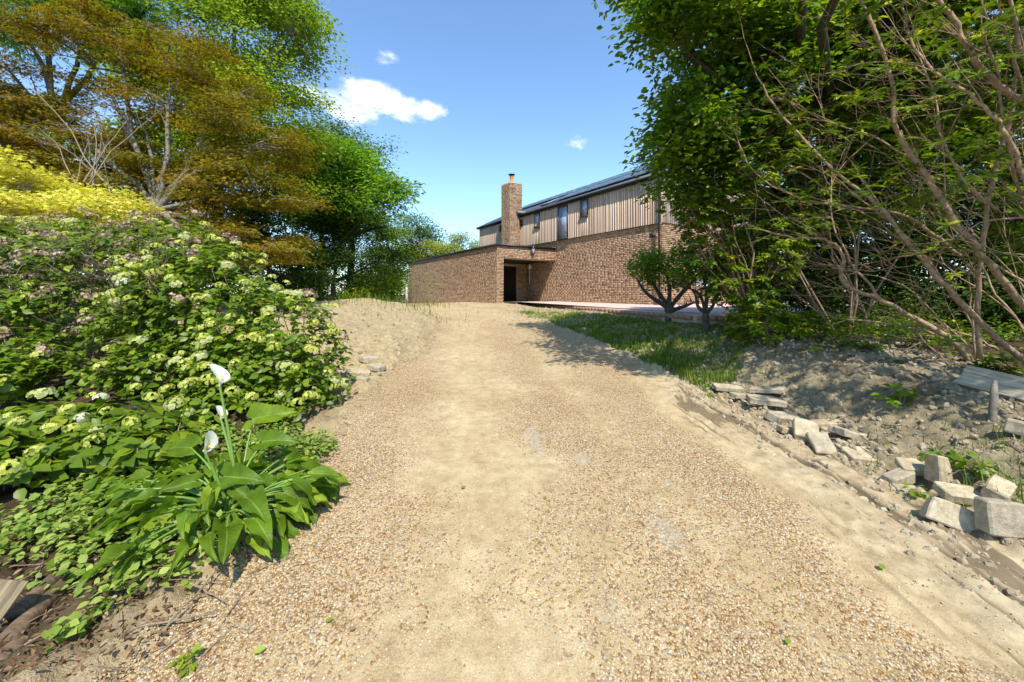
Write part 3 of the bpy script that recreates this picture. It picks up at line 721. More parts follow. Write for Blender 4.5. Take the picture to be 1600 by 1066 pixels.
x = np.concatenate([x1, x2, x3, x4, x5, t6[:, 0]]); y = np.concatenate([y1, y2, y3, y4, y5, t6[:, 1]])
k_ = fbm(x, y, 3, 1.3) + rng.random(len(x)) * .5 > .12; x, y = x[k_], y[k_]
r = (.004 + .022 * rng.random(len(x)) ** 4) * (1 + .05 * y); z = H(x, y)
scl = np.stack([r * rng.uniform(.8, 1.4, len(r)), r * rng.uniform(.7, 1.1, len(r)), r * rng.uniform(.5, .9, len(r))], -1)
scatter('soil_clods', np.stack([x, y, z + r * .1], -1), scl, rng.random((len(x), 3)) * 6.28, M['clod'], 'crumbled clay clods on the banks beside the drive', 2, True)

# ------------------------------------------------------------------ foliage tools
T_DIA = (np.array([[0, 0, 0], [.5, .42, .07], [0, 1, -.06], [-.5, .42, .07]]), np.array([[0, 1, 2], [0, 2, 3]]))
T_HEX = (np.array([[0, 0, 0], [.42, .25, .05], [.5, .55, .06], [0, 1, -.12], [-.5, .55, .06], [-.42, .25, .05], [0, .5, 0]]),
         np.array([[0, 1, 6], [1, 2, 6], [2, 3, 6], [3, 4, 6], [4, 5, 6], [5, 0, 6]]))
T_LONG = (np.array([[0, 0, 0], [.4, .3, .04], [.5, .62, .03], [0, 1, -.16], [-.5, .62, .03], [-.4, .3, .04], [0, .5, -.02]]),
          np.array([[0, 1, 6], [1, 2, 6], [2, 3, 6], [3, 4, 6], [4, 5, 6], [5, 0, 6]]))
# palmate (maple) leaf: five lobes
def palm():
    V = []; F = []
    for i, a in enumerate((-80, -40, 0, 40, 80)):
        a = math.radians(a); L = (.6, .88, 1.0, .88, .6)[i]; w = .17
        d = (math.sin(a), math.cos(a)); n = (d[1], -d[0]); k = len(V); b = -.06
        V += [[d[0] * b + n[0] * w, .12 + d[1] * b + n[1] * w, .03], [d[0] * L, .12 + d[1] * L * .9, -.1], [d[0] * b - n[0] * w, .12 + d[1] * b - n[1] * w, .03]]
        F += [[k, k + 1, k + 2]]
    return np.array(V), np.array(F)
T_BROAD = (np.array([[0, 0, 0], [.5, .35, .06], [.3, .8, .02], [0, 1, -.1], [-.3, .8, .02], [-.5, .35, .06]]), np.array([[0, 1, 2], [0, 2, 3], [0, 3, 4], [0, 4, 5]]))
T_PALM = palm()
# pinnate twig: pairs of leaflets on a stalk
def pinn():
    V = []; F = []
    for i, y in enumerate((.15, .32, .49, .66, .83)):
        for sgn in (-1, 1):
            L = .36 - .1 * abs(y - .45); k = len(V); a = math.radians(55)
            d = (sgn * math.sin(a), math.cos(a)); n = (d[1], -d[0]); w = .06
            V += [[0, y, 0], [d[0] * L * .5 + n[0] * w, y + d[1] * L * .5 + n[1] * w, 0], [d[0] * L, y + d[1] * L, -.07], [d[0] * L * .5 - n[0] * w, y + d[1] * L * .5 - n[1] * w, 0]]
            F += [[k, k + 1, k + 2], [k, k + 2, k + 3]]
    return np.array(V), np.array(F)
T_PINN = pinn()
def norm(v): return v / (np.linalg.norm(v, axis=-1, keepdims=True) + 1e-9)
def leaves_mesh(name, pos, d, nrm, L, W, rnd, T, mat):
    d = norm(d); sd = norm(np.cross(d, nrm)); nn = np.cross(sd, d)
    tv, tf = T; n = len(pos); k = len(tv)
    L = np.broadcast_to(L, n)[:, None, None]; W = np.broadcast_to(W, n)[:, None, None]
    V = pos[:, None] + sd[:, None] * tv[None, :, 0:1] * W + d[:, None] * tv[None, :, 1:2] * L + nn[:, None] * tv[None, :, 2:3] * L
    F = (tf[None] + (np.arange(n) * k)[:, None, None]).reshape(-1, tf.shape[1])
    return np_mesh(name, V.reshape(-1, 3), F, mat, False, {'rnd': np.repeat(rnd, k)})
def blob_points(blobs, n, shell=.45, carve=.0, cs=.6):
    vol = np.array([b[3] * b[4] * b[5] * (b[6] if len(b) > 6 else 1) for b in blobs]); vol = vol ** .8; vol /= vol.sum()
    P = []; Nn = []
    for b, f in zip(blobs, vol):
        m = max(3, int(n * f * 1.6)); v = norm(rng.normal(size=(m, 3)))
        r = shell + (1 - shell) * rng.random(m) ** .55
        r = r * (1 + .35 * (vn3(v * 2 + np.array(b[:3]), 1.3) - .5) * 2)
        p = np.array(b[:3]) + v * r[:, None] * np.array(b[3:6])
        k = np.ones(m, bool)
        if carve: k = vn3(p, cs) > carve
        p, v = p[k], v[k]; q = max(3, int(n * f)); P.append(p[:q]); Nn.append(v[:q])
    return np.concatenate(P), np.concatenate(Nn)
def foliage(name, centers, out, per, spread, L, asp, T, mat, parent, flat=.45, droop=.2, upn=.9, col_clump=.5, colr=(0, 1), horiz=1.0):
    n = len(centers) * per
    c = np.repeat(centers, per, 0); o = np.repeat(out, per, 0)
    off = norm(rng.normal(size=(n, 3))) * (rng.random((n, 1)) ** .45) * spread * 1.75; off[:, 2] *= flat
    pos = c + off
    d = norm(off * np.array([1, 1, .4]) / spread * .8 + o * .6 * np.array([1, 1, horiz * .5]) + rng.normal(size=(n, 3)) * .5) ; d[:, 2] = d[:, 2] * .6 - droop
    nr = norm(np.array([0, 0, upn]) + o * .35 + rng.normal(size=(n, 3)) * .42)
    l = L * rng.uniform(.65, 1.25, n)
    cl = np.repeat(rng.random(len(centers)), per); rnd = np.clip(col_clump * cl + (1 - col_clump) * rng.random(n), 0, 1); rnd = colr[0] + (colr[1] - colr[0]) * rnd
    me = leaves_mesh(name, pos, d, nr, l, l * asp, rnd, T, mat)
    return link(name, me, parent)
def wobble(a, b, n, amp, sag=0.0, seed=None):
    a = np.array(a, float); b = np.array(b, float); t = np.linspace(0, 1, n)[:, None]
    p = a + (b - a) * t; L = np.linalg.norm(b - a)
    nz = np.cumsum(rng.normal(size=(n, 3)), 0); nz -= nz[0] + (nz[-1] - nz[0]) * t
    p = p + nz * amp * L / n ** .5; p[:, 2] += sag * L * np.sin(t[:, 0] * np.pi); return p
def smoothline(pts, n=4):
    """Catmull-Rom through points"""
    p = np.asarray(pts, float); p = np.concatenate([[2 * p[0] - p[1]], p, [2 * p[-1] - p[-2]]]); o = []
    for i in range(1, len(p) - 2):
        for k in range(n):
            t = k / n; o.append(.5 * ((2 * p[i]) + (-p[i - 1] + p[i + 1]) * t + (2 * p[i - 1] - 5 * p[i] + 4 * p[i + 1] - p[i + 2]) * t * t + (-p[i - 1] + 3 * p[i] - 3 * p[i + 1] + p[i + 2]) * t ** 3))
    o.append(p[-2]); return np.array(o)
def tree(name, label, cat, base, forks, blobs, nclump, per, L, asp, T, leafm, bark, r0=.18, spread=.28, flat=.45, group=None, shell=.45, carve=0., cs=.6, upn=.9, droop=.2, branch_n=60, twig=.006, col_clump=.5, filt=None, pad=16, padr=1.9, padflat=.38, horiz=1.0):
    tr = thing(name, label, cat, tuple(base), group)
    P, O = blob_points(blobs, int(nclump / pad), shell, carve, cs)
    P = np.repeat(P, pad, 0); O = np.repeat(O, pad, 0); of_ = norm(rng.normal(size=P.shape)) * (rng.random((len(P), 1)) ** .5) * spread * padr * 1.5; of_[:, 2] = of_[:, 2] * padflat - .12 * np.linalg.norm(of_[:, :2], axis=1); P = P + of_
    if filt is not None: k = filt(P); P, O = P[k], O[k]
    mb = MB(); base = np.array(base, float)
    top = np.array(forks[0]); st = wobble(base - (0, 0, .15), top, 6, .03); mb.tube(st, np.linspace(r0, r0 * .62, 6) + np.array([.25 * r0, .05 * r0, 0, 0, 0, 0]), 9)
    mb.build('trunk', bark, tr, True)
    ends = []
    for b in blobs:
        m = MB(); c = np.array(b[:3]) - np.array([0, 0, b[5] * .35]); ln_ = wobble(top, c, 7, .05, .05); rr = np.linspace(r0 * .5, r0 * .2, 7); m.tube(ln_, rr, 7, cap=False)
        m.build('limb', bark, tr, True); ends.append(ln_)
    allp = np.concatenate(ends); m = MB(); idx = rng.permutation(len(P))[:branch_n]
    second = []
    for i in idx:
        dd = np.linalg.norm(allp - P[i], axis=1); a = allp[np.argmin(dd + rng.random(len(allp)) * .6)]
        ln_ = wobble(a, P[i], 5, .07, .06); k = np.linalg.norm(P[i] - a); m.tube(ln_, np.linspace(min(r0 * .2, .012 + .01 * k), twig, 5), 5, cap=False); second.append(ln_[2:])
    if second:
        sp_ = np.concatenate(second)
        for i in rng.permutation(len(P))[:branch_n * 2]:
            a = sp_[np.argmin(np.linalg.norm(sp_ - P[i], axis=1))]
            if np.linalg.norm(a - P[i]) < 2.5: m.tube(wobble(a, P[i], 4, .08), np.linspace(twig * 1.3, twig * .5, 4), 3, cap=False)
        m.build('branches', bark, tr, True)['kind'] = 'stuff'
    foliage('crown', P, O, per, spread, L, asp, T, leafm, tr, flat, droop, upn, col_clump, horiz=horiz)['kind'] = 'stuff'
    return tr
def B(px, py, Y, rpx, rpy, ry, w=1):
    """ellipsoid clump: where it sits and its real radii"""
    p = P3(px, py, Y); return (p.x, p.y, p.z, rpx / 600 * Y, ry, rpy / 600 * Y, w)

M['bark_dark'] = barkmat('bark_dark', (.035, .027, .02), (.12, .095, .07))
M['bark_grey'] = barkmat('bark_grey', (.10, .085, .065), (.27, .23, .18))
M['bark_tan'] = barkmat('bark_tan', (.16, .095, .05), (.46, .31, .18), 22)
M['stem_dry'] = barkmat('stem_dry', (.13, .09, .055), (.33, .25, .16), 30)
M['l_bronze'] = leafmat('leaf_bronze_maple', [(0, (.10, .125, .012)), (.35, (.21, .19, .016)), (.65, (.33, .23, .02)), (1, (.38, .17, .022))], .4, .5, .3, .55)
M['l_yellow'] = leafmat('leaf_yellow_maple', [(0, (.42, .46, .05)), (.5, (.74, .66, .10)), (.88, (.84, .76, .24)), (1, (.70, .40, .08))], .4, .5)
M['l_lime'] = leafmat('leaf_fresh_green', [(0, (0.128, 0.201, 0.0169)), (.5, (0.223, 0.309, 0.0246)), (1, (0.367, 0.432, 0.0385))], .42, .45, .4, .5)
M['l_green'] = leafmat('leaf_mid_green', [(0, (0.0753, 0.167, 0.0109)), (.5, (0.151, 0.291, 0.0164)), (1, (0.327, 0.469, 0.0273))], .4, .45, .4, .7)
M['l_dark'] = leafmat('leaf_dark_green', [(0, (0.0237, 0.0507, 0.0066)), (.6, (0.0474, 0.0888, 0.00924)), (1, (0.104, 0.152, 0.0132))], .25, .5, .2, .8)
M['l_oak'] = leafmat('leaf_broad_green', [(0, (0.06, 0.13, 0.0072)), (.5, (0.131, 0.233, 0.0108)), (.85, (0.26, 0.345, 0.0144)), (1, (0.52, 0.483, 0.0216))], .42, .4, .45, .8)
M['l_laurel'] = leafmat('leaf_yellow_green', [(0, (0.192, 0.241, 0.02)), (1, (0.408, 0.414, 0.04))], .4)
M['l_purple'] = leafmat('leaf_purple', [(0, (.035, .012, .015)), (1, (.08, .025, .03))], .3)
M['l_blue'] = leafmat('leaf_blue_green', [(0, (0.0672, 0.135, 0.0264)), (1, (0.151, 0.237, 0.044))], .3)
M['l_hyd'] = leafmat('leaf_hydrangea', [(0, (0.0595, 0.115, 0.00792)), (.5, (0.134, 0.212, 0.0132)), (.85, (0.253, 0.314, 0.0198)), (1, (0.446, 0.41, 0.033))], .36, .36, .5, .0)
M['l_rhodo'] = leafmat('leaf_rhododendron', [(0, (0.0627, 0.116, 0.0072)), (.55, (0.125, 0.201, 0.012)), (.85, (0.269, 0.34, 0.018)), (.97, (0.645, 0.525, 0.024)), (1, (0.753, 0.463, 0.03))], .32, .3, .55, .0)
M['l_cover'] = leafmat('leaf_ground_cover', [(0, (0.117, 0.206, 0.0198)), (.5, (0.222, 0.301, 0.0462)), (1, (0.421, 0.483, 0.119))], .32, .45)
M['l_grass'] = leafmat('leaf_grass', [(0, (0.06, 0.123, 0.0118)), (.55, (0.12, 0.212, 0.0202)), (.9, (0.24, 0.3, 0.042)), (1, (0.456, 0.437, 0.118))], .35, .5, .3)
M['l_dead'] = leafmat('leaf_dead', [(0, (.07, .035, .02)), (.45, (.16, .09, .05)), (.8, (.28, .18, .10)), (1, (.42, .31, .19))], .15, .8, .1)
M['l_fern'] = leafmat('leaf_fern', [(0, (.06, .13, .02)), (1, (.13, .22, .035))], .4)

# ------------------------------------------------------------------ trees on the left
def gbase(px, Y): x = (px - 800) / 600 * Y; return (x, Y, hz(x, Y))
# far backdrop wood
wb = []
for i in range(34):
    a = -75 + i * 150 / 33; Y = 62 + rng.random() * 16; x = math.tan(R(a * .9)) * 42
    hgt = 5.5 + rng.random() * 3 if abs(a) > 13 and not (-3 < a < 40) else 2.6
    wb.append((x, Y, hgt * .5, 5.5, 4, hgt))
P, O = blob_points(wb, 3600, .7)
k = P[:, 2] > -.5; P, O = P[k], O[k]
wood = foliage('distant_wood', P, O, 12, .9, .42, .6, T_DIA, M['l_green'], None, .7); tag(wood, 'distant belt of green trees behind the garden', None, None, 'stuff')

tree('birch_tree', 'tall pale green broadleaf tree rising above the bronze maple', 'tree', gbase(345, 14.5), [P3(350, 230, 14.5)],
     [B(400, 60, 14, 88, 105, 2.4), B(360, -60, 14.5, 120, 90, 2.6), B(425, 190, 13.5, 62, 85, 2.2), B(330, 160, 14.5, 95, 120, 2.4), B(450, 30, 13.6, 42, 60, 1.5), B(440, 270, 13.5, 40, 60, 1.6), B(250, 160, 13.5, 90, 70, 1.5), B(160, 220, 13.5, 90, 60, 1.5), B(280, 260, 13.5, 80, 60, 1.5)],
     3000, 34, .115, .75, T_DIA, M['l_lime'], M['bark_grey'], .22, .34, .7, carve=.40, cs=.8, branch_n=130, horiz=1)
tree('ash_tree', 'feathery green tree with sky showing through at the upper left', 'tree', gbase(60, 14), [P3(90, 180, 14)],
     [B(40, 20, 13, 110, 60, 2.2), B(150, 20, 14, 90, 50, 2), B(10, 130, 12.5, 70, 80, 2), B(215, 10, 14, 60, 60, 1.8), B(60, -90, 13, 150, 60, 2.5), B(120, 170, 14.5, 90, 70, 1.6)],
     1050, 13, .34, .8, T_PINN, M['l_green'], M['bark_dark'], .2, .42, .6, carve=.47, cs=.55, branch_n=120, twig=.012)
tree('bronze_maple', 'wide Japanese maple with tiered olive and bronze leaves', 'tree', gbase(250, 9.4), [P3(245, 330, 9.4)],
     [B(230, 190, 9.6, 100, 60, 1.6), B(150, 90, 9.8, 70, 48, 1.3), B(260, 90, 9.8, 75, 42, 1.3), B(350, 140, 9.5, 60, 45, 1.3), B(390, 215, 9.2, 62, 45, 1.4), B(405, 300, 9.0, 58, 45, 1.3),
      B(330, 290, 8.9, 80, 50, 1.4), B(60, 150, 9.5, 80, 50, 1.4), B(70, 240, 9.2, 85, 45, 1.3), B(400, 375, 8.6, 60, 42, 1.3), B(170, 290, 9.3, 70, 50, 1.2), B(-30, 200, 9, 60, 70, 1.5), B(180, 45, 9.9, 45, 25, .9), B(300, 370, 8.8, 70, 40, 1.2), B(230, 350, 9, 80, 35, 1.2), B(130, 240, 9.6, 80, 40, 1.2), B(260, 240, 9.3, 80, 40, 1.2)],
     3900, 27, .085, .62, T_PALM, M['l_bronze'], M['bark_grey'], .13, .2, .22, shell=.3, carve=.42, cs=1.3, padflat=.26, branch_n=200, upn=1.3, droop=.28, twig=.006)
# bare pale stems rising in front of the maple
yb = gbase(180, 7.2)
dry = thing('bare_shrub', 'leafless pale stems fanning out in front of the bronze maple', 'shrub', yb)
m = MB()
for (q, ex) in (((345, 330), 1), ((200, 275), 1)):
    pass
for i in range(10):
    a = P3(150 + rng.normal() * 25, 300 + rng.normal() * 12, 7.2 + rng.random() * .8); e = P3(random.choice([20, 60, 95, 120, 150, 190, 215, 60, 240]) + rng.normal() * 20, random.uniform(110, 220), 7.8 + rng.random())
    ln_ = wobble(a, e, 7, .035, .04); m.tube(ln_, np.linspace(.014, .003, 7), 4, cap=False)
    for q in range(5):
        j = random.randint(2, 6); m.tube(wobble(ln_[j], ln_[j] + np.array([rng.normal() * .3, rng.normal() * .2, .15 + rng.random() * .45]), 4, .05), np.linspace(.005, .0015, 4), 3, cap=False)
for i in range(7):
    a = np.array(yb) + (rng.normal() * .3, rng.normal() * .2, -.1); m.tube(wobble(a, P3(150 + rng.normal() * 25, 300, 7.4), 6, .04), np.linspace(.03, .014, 6), 5, cap=False)
m.build('stems', M['stem_dry'], dry, True)
tree('yellow_maple', 'bright yellow maple above the hydrangeas at the left', 'shrub', gbase(20, 6.2), [P3(30, 400, 6.2)],
     [B(40, 285, 6.0, 75, 42, .9), B(100, 310, 6.0, 62, 26, .8), B(5, 330, 5.9, 70, 42, .8), B(-40, 300, 6, 60, 60, .9), B(150, 335, 6.1, 40, 16, .5)],
     620, 26, .07, .72, T_PALM, M['l_yellow'], M['bark_grey'], .05, .15, .3, shell=.4, branch_n=60, upn=1.4, droop=.25, twig=.004)
tree('walnut_tree', 'bright green spreading tree between the bronze maple and the garage', 'tree', gbase(545, 20), [P3(548, 370, 20)],
     [B(550, 275, 19.5, 48, 46, 2.0), B(596, 298, 19, 34, 26, 1.4), B(545, 335, 19, 58, 46, 2.2), B(505, 240, 20.5, 42, 40, 2), B(606, 345, 19.5, 20, 24, 1.2), B(500, 300, 19, 45, 60, 2)],
     1500, 24, .24, .38, T_BROAD, M['l_green'], M['bark_dark'], .22, .42, .6, carve=.44, cs=.5, branch_n=100, twig=.012)
tree('alder_tree', 'slender grey-green tree with thin top branches behind the walnut', 'tree', gbase(500, 24), [P3(500, 330, 24)],
     [B(505, 215, 24, 42, 28, 2), B(545, 215, 24, 40, 18, 1.6), B(480, 260, 24, 45, 50, 2), B(590, 240, 24, 25, 14, 1.2)],
     420, 20, .17, .6, T_DIA, M['l_blue'], M['bark_dark'], .2, .55, .6, carve=.45, cs=.5, branch_n=90, twig=.014)
tree('holly_tree', 'dense dark evergreen filling the corner under the spreading green tree', 'tree', gbase(520, 16.5), [P3(520, 440, 16.5)],
     [B(500, 400, 16.5, 50, 65, 1.8), B(570, 410, 18, 48, 58, 1.8), B(460, 420, 15, 45, 55, 1.6), B(605, 395, 20, 28, 40, 1.6), B(530, 350, 17.5, 60, 40, 1.8), B(455, 350, 14.5, 40, 70, 1.6)],
     2100, 26, .105, .5, T_DIA, M['l_dark'], M['bark_dark'], .14, .26, .8, branch_n=40, upn=.5)
tree('laurel_bush', 'mid green bush at the end of the sandy mound', 'bush', gbase(575, 18.5), [P3(575, 455, 18.5)],
     [B(575, 435, 18.3, 30, 32, .9), B(540, 455, 17, 35, 22, .9), B(605, 450, 20, 20, 25, .8)],
     380, 22, .11, .45, T_DIA, M['l_oak'], M['bark_dark'], .06, .2, .8, branch_n=20)
tree('hedge_bush', 'tall shrubby edge of the wood beside the left of the drive', 'bush', gbase(420, 11.5), [P3(420, 420, 11.5)],
     [B(430, 420, 12, 60, 50, 1.2), B(360, 400, 11.8, 60, 60, 1.2), B(480, 440, 14, 35, 36, 1.1), B(260, 350, 12.5, 90, 90, 1.2), B(130, 330, 12.5, 100, 90, 1.2), B(0, 320, 12, 100, 110, 1.2), B(350, 320, 13, 80, 70, 1.2), B(420, 340, 13, 50, 60, 1.2)],
     2300, 26, .12, .55, T_DIA, M['l_dark'], M['bark_dark'], .08, .2, .8, branch_n=30)
# weedy stems by the garage wall
sap = thing('sapling', 'young weedy sapling in front of the far garage wall', 'plant', gbase(655, 24))
m = MB(); pts = []
for i in range(16):
    a = np.array(gbase(625 + rng.random() * 50, 23 + rng.random() * 2)); e = a + (rng.normal() * .35, rng.normal() * .2, 1.1 + rng.random() * 1.4)
    ln_ = wobble(a, e, 6, .04); m.tube(ln_, np.linspace(.014, .004, 6), 4, cap=False); pts += [ln_[j] for j in (2, 3, 4, 5)]
m.build('stems', M['stem_dry'], sap, True)
pts = np.array(pts); foliage('leaves', pts, norm(rng.normal(size=pts.shape)), 9, .14, .10, .5, T_DIA, M['l_lime'], sap)['kind'] = 'stuff'
# trees behind the garage
tree('pine_tree', 'small dark tree on the skyline left of the garage roof', 'tree', gbase(655, 42), [P3(655, 400, 42)],
     [B(655, 350, 42, 20, 16, 2.2), B(640, 368, 42, 20, 16, 2), B(672, 372, 42, 14, 18, 2)], 300, 20, .24, .5, T_DIA, M['l_blue'], M['bark_dark'], .25, .5, .7, branch_n=40)
tree('plum_tree', 'dark purple-leaved tree beyond the end of the garage wall', 'tree', gbase(648, 36), [P3(648, 420, 36)],
     [B(650, 388, 36, 16, 24, 1.5)], 130, 22, .2, .5, T_DIA, M['l_purple'], M['bark_dark'], .16, .4, .8, branch_n=20)
tree('laurel_hedge', 'yellow-green bush showing over the flat garage roof', 'bush', gbase(705, 37), [P3(705, 420, 37)],
     [B(690, 395, 37, 30, 20, 1.8), B(725, 388, 37, 28, 20, 1.8), B(670, 402, 36, 18, 14, 1.5)], 520, 24, .2, .5, T_DIA, M['l_laurel'], M['bark_dark'], .14, .35, .8, branch_n=20)
tree('willow_tree', 'light green tree at the wood edge left of the garage end', 'tree', gbase(612, 32), [P3(612, 420, 32)],
     [B(620, 385, 32, 22, 34, 1.8), B(600, 350, 32, 30, 30, 2), B(612, 440, 32, 28, 32, 2), B(580, 440, 32, 28, 32, 2)], 800, 20, .2, .5, T_DIA, M['l_oak'], M['bark_dark'], .18, .4, .8, branch_n=20)

# ------------------------------------------------------------------ right side trees
tree('sycamore_tree', 'large broadleaf tree overhanging the drive from the right', 'tree', (9.0, 11.0, hz(9.0, 11.0)), [(8.2, 9.6, 3.2)],
     [B(1072, 60, 5.9, 60, 70, .8), B(1035, 20, 5.9, 32, 48, .5), B(1092, 160, 6.2, 50, 66, .8), B(1120, 40, 6.4, 100, 90, 1.2), B(1180, 120, 6.8, 100, 90, 1.4), B(1060, 225, 6.6, 38, 46, .7), B(1082, 285, 6.8, 40, 55, .6), B(1052, 190, 6.4, 40, 42, .5), B(1090, 215, 6.7, 45, 45, .5),
      B(1290, 60, 7, 120, 110, 1.5), B(1430, 70, 7.5, 120, 120, 1.6), B(1120, 260, 7.2, 65, 75, 1.0), B(1230, 250, 7.6, 100, 90, 1.3), B(1100, -70, 6.2, 130, 70, 1.2), B(1350, -60, 7, 200, 80, 1.6), B(1560, 100, 8, 120, 150, 1.6), B(1115, 335, 7.4, 42, 55, .8), (1.75, 6.2, 6.9, .8, .9, .5), (2.3, 4.9, 6.2, .8, .8, .45), (2.5, 3.6, 5.9, .75, .8, .4), (2.9, 2.6, 5.6, .7, .7, .4), B(1330, 150, 8.0, 90, 70, 1.0), B(1220, 340, 8.0, 80, 60, .9), B(1420, 200, 8.0, 90, 70, 1.0)],  # clumps given in world coordinates are out of view, added to shade the drive
     5200, 22, .105, .6, T_BROAD, M['l_oak'], M['bark_dark'], .2, .2, .6, shell=.5, carve=.45, cs=1.0, branch_n=300, twig=.006, col_clump=.6, pad=20)
tree('yew_tree', 'deep shady evergreen mass behind the bare rhododendron branches', 'tree', (9.2, 9.2, hz(9.2, 9.2)), [(9.2, 9.2, 2.5)],
     [B(1250, 380, 9.3, 95, 75, .8), B(1380, 380, 9.3, 110, 95, .9), B(1500, 360, 9, 110, 120, 1), B(1300, 300, 9.6, 120, 70, .8), B(1600, 380, 8.6, 100, 140, 1), B(1440, 480, 8.8, 150, 60, .7), B(1260, 470, 9.0, 75, 45, .6), B(1580, 500, 8, 90, 70, .7), B(1460, 250, 9.3, 170, 90, .9), B(1700, 300, 8.5, 90, 190, 1), B(1175, 440, 8.4, 55, 50, .6), B(1230, 430, 8.8, 70, 60, .7), B(1620, 460, 7.4, 90, 60, .8), B(1340, 500, 8.6, 80, 40, .6), B(1500, 520, 8.2, 90, 40, .6)],
     5200, 26, .10, .45, T_DIA, M['l_dark'], M['bark_dark'], .2, .26, .8, shell=.3, branch_n=80, upn=.5)
# ------------------------------------------------------------------ rhododendrons with bare arching branches
def whorls(name, tips, dirs, mat, parent, L=.115, nmin=6, nmax=10, layers=1, big=0, bigname='leaf'):
    pos = []; dd = []; nn = []; ll = []; rr = []
    for p, d in zip(tips, dirs):
        p = np.array(p); d = np.array(d) / (np.linalg.norm(d) + 1e-9)
        d = d * .5 + np.array([0, 0, .8]); d /= np.linalg.norm(d)
        a = np.cross(d, [0, .3, 1.0]); a /= np.linalg.norm(a) + 1e-9; b = np.cross(d, a); cl = rng.random() * .55
        for ly in range(layers):
            n = random.randint(nmin, nmax); ph = rng.random() * 6
            for k in range(n):
                an = ph + k * 2 * math.pi / n + rng.normal() * .12; e = a * math.cos(an) + b * math.sin(an)
                up = rng.uniform(-.15, .45) + ly * .4
                v = e + d * up; v /= np.linalg.norm(v)
                pos.append(p - d * .03 * ly); dd.append(v); nn.append(d - e * up * .6); ll.append(L * rng.uniform(.75, 1.2) * (1 - .25 * ly)); rr.append(min(1, cl + rng.random() * .45))
    pos = np.array(pos); dd = np.array(dd); nn = np.array(nn); ll = np.array(ll); rr = np.array(rr)
    if big:   # the leaves nearest the camera are objects of their own
        di = np.linalg.norm(pos - np.array([0, 0, 1.5]), axis=1) / ll; order = np.argsort(di); near = order[:big]; rest = order[big:]
        leaf_objects(bigname, pos[near], dd[near], nn[near], ll[near], .31, T_LONG, mat, parent, rr[near])
        pos, dd, nn, ll, rr = pos[rest], dd[rest], nn[rest], ll[rest], rr[rest]
    if len(pos):
        o = link('foliage', leaves_mesh('foliage', pos, dd, nn, ll, ll * .31, rr, T_LONG, mat), parent); o['kind'] = 'stuff'
def leaf_objects(name, pos, d, nrm, L, asp, T, mat, parent, rr):
    d = norm(d); sd = norm(np.cross(d, nrm)); nn = np.cross(sd, d); vs = []
    for k in range(8): vs.append(np_mesh(name, T[0], T[1], mat, False, {'rnd': np.full(len(T[0]), (k + .5) / 8)}))
    base = base_of(parent)
    for i in range(len(pos)):
        me = vs[min(7, int(rr[i] * 8))]; ob = bpy.data.objects.new(name, me); C.objects.link(ob); ob.parent = parent
        s_, dd, n_, l = sd[i], d[i], nn[i], float(L[i]); w = l * asp; p = Vector(pos[i].tolist()) - base
        ob.matrix_local = Matrix(((s_[0] * w, dd[0] * l, n_[0] * l, p.x), (s_[1] * w, dd[1] * l, n_[1] * l, p.y), (s_[2] * w, dd[2] * l, n_[2] * l, p.z), (0, 0, 0, 1)))
def limb(parent, pts, r0, r1, mat=None, name='branch', n=8):
    p = smoothline([np.array(q) for q in pts], 5); p[1:-1] += rng.normal(size=p[1:-1].shape) * .008
    m = MB(); m.tube(p, np.linspace(r0, r1, len(p)), n); m.build(name, mat or M['bark_tan'], parent, True); return p
def twigs(parent, lines_, n, Lmin, Lmax, r0, bias, mat, depth=2, gather=None, name='twigs', spreadv=.5):
    m = MB()
    def grow(line, cnt, la, lb, r, lev):
        for q in range(cnt):
            j = random.randint(len(line) // 4, len(line) - 1); a = line[j]
            t = line[min(j + 1, len(line) - 1)] - line[max(j - 1, 0)]; t = t / (np.linalg.norm(t) + 1e-9)
            d = t * .7 + np.array(bias) * .6 + rng.normal(size=3) * spreadv; d /= np.linalg.norm(d)
            L = random.uniform(la, lb); k = 7
            # wandering path
            p = [a]; dd = d.copy(); g = rng.normal(size=3) * .12; g[2] += .03
            for s_ in range(k):
                dd = dd + g * .6 + rng.normal(size=3) * .09; dd /= np.linalg.norm(dd); p.append(p[-1] + dd * L / k)
            p = np.array(p); m.tube(p, np.linspace(r, r * .35, len(p)), 5 if lev == 0 else 3, cap=False)
            if gather is not None and lev >= depth - 1: gather.append((p[-1], dd))
            if lev + 1 < depth: grow(p, random.randint(2, 4), la * .45, lb * .5, r * .5, lev + 1)
    for l in lines_: grow(l, n, Lmin, Lmax, r0, 0)
    o = m.build(name, mat, parent, True); o['kind'] = 'stuff'; return o

rh = thing('rhododendron', 'large rhododendron with bare tan branches arching over the spoil bank', 'shrub', tuple(P3(1590, 600, 4.5)))
LB = []
def Lm(pts, r0, r1): 
    l = limb(rh, [P3(*q) for q in pts], r0, r1); LB.append(l); return l
Lm([(1680, 640, 4.4), (1600, 566, 4.3), (1494, 466, 4.2), (1430, 391, 4.3), (1370, 320, 4.5), (1300, 262, 4.8), (1210, 165, 5.1), (1182, 118, 5.2)], .036, .007)
Lm([(1528, 590, 4.9), (1500, 545, 4.9), (1467, 519, 4.9), (1378, 470, 5.0), (1318, 444, 5.1), (1316, 400, 5.1), (1290, 375, 5.2), (1230, 370, 5.3), (1160, 348, 5.5)], .042, .008)
Lm([(1640, 520, 4.0), (1560, 430, 4.0), (1500, 352, 4.0), (1437, 262, 4.1), (1400, 195, 4.1), (1389, 112, 4.1), (1348, 0, 4.1), (1330, -60, 4.1)], .034, .012)
Lm([(1650, 220, 3.6), (1600, 160, 3.6), (1565, 139, 3.6), (1516, 86, 3.6), (1494, 40, 3.6), (1462, -5, 3.6), (1430, -60, 3.6)], .030, .016)
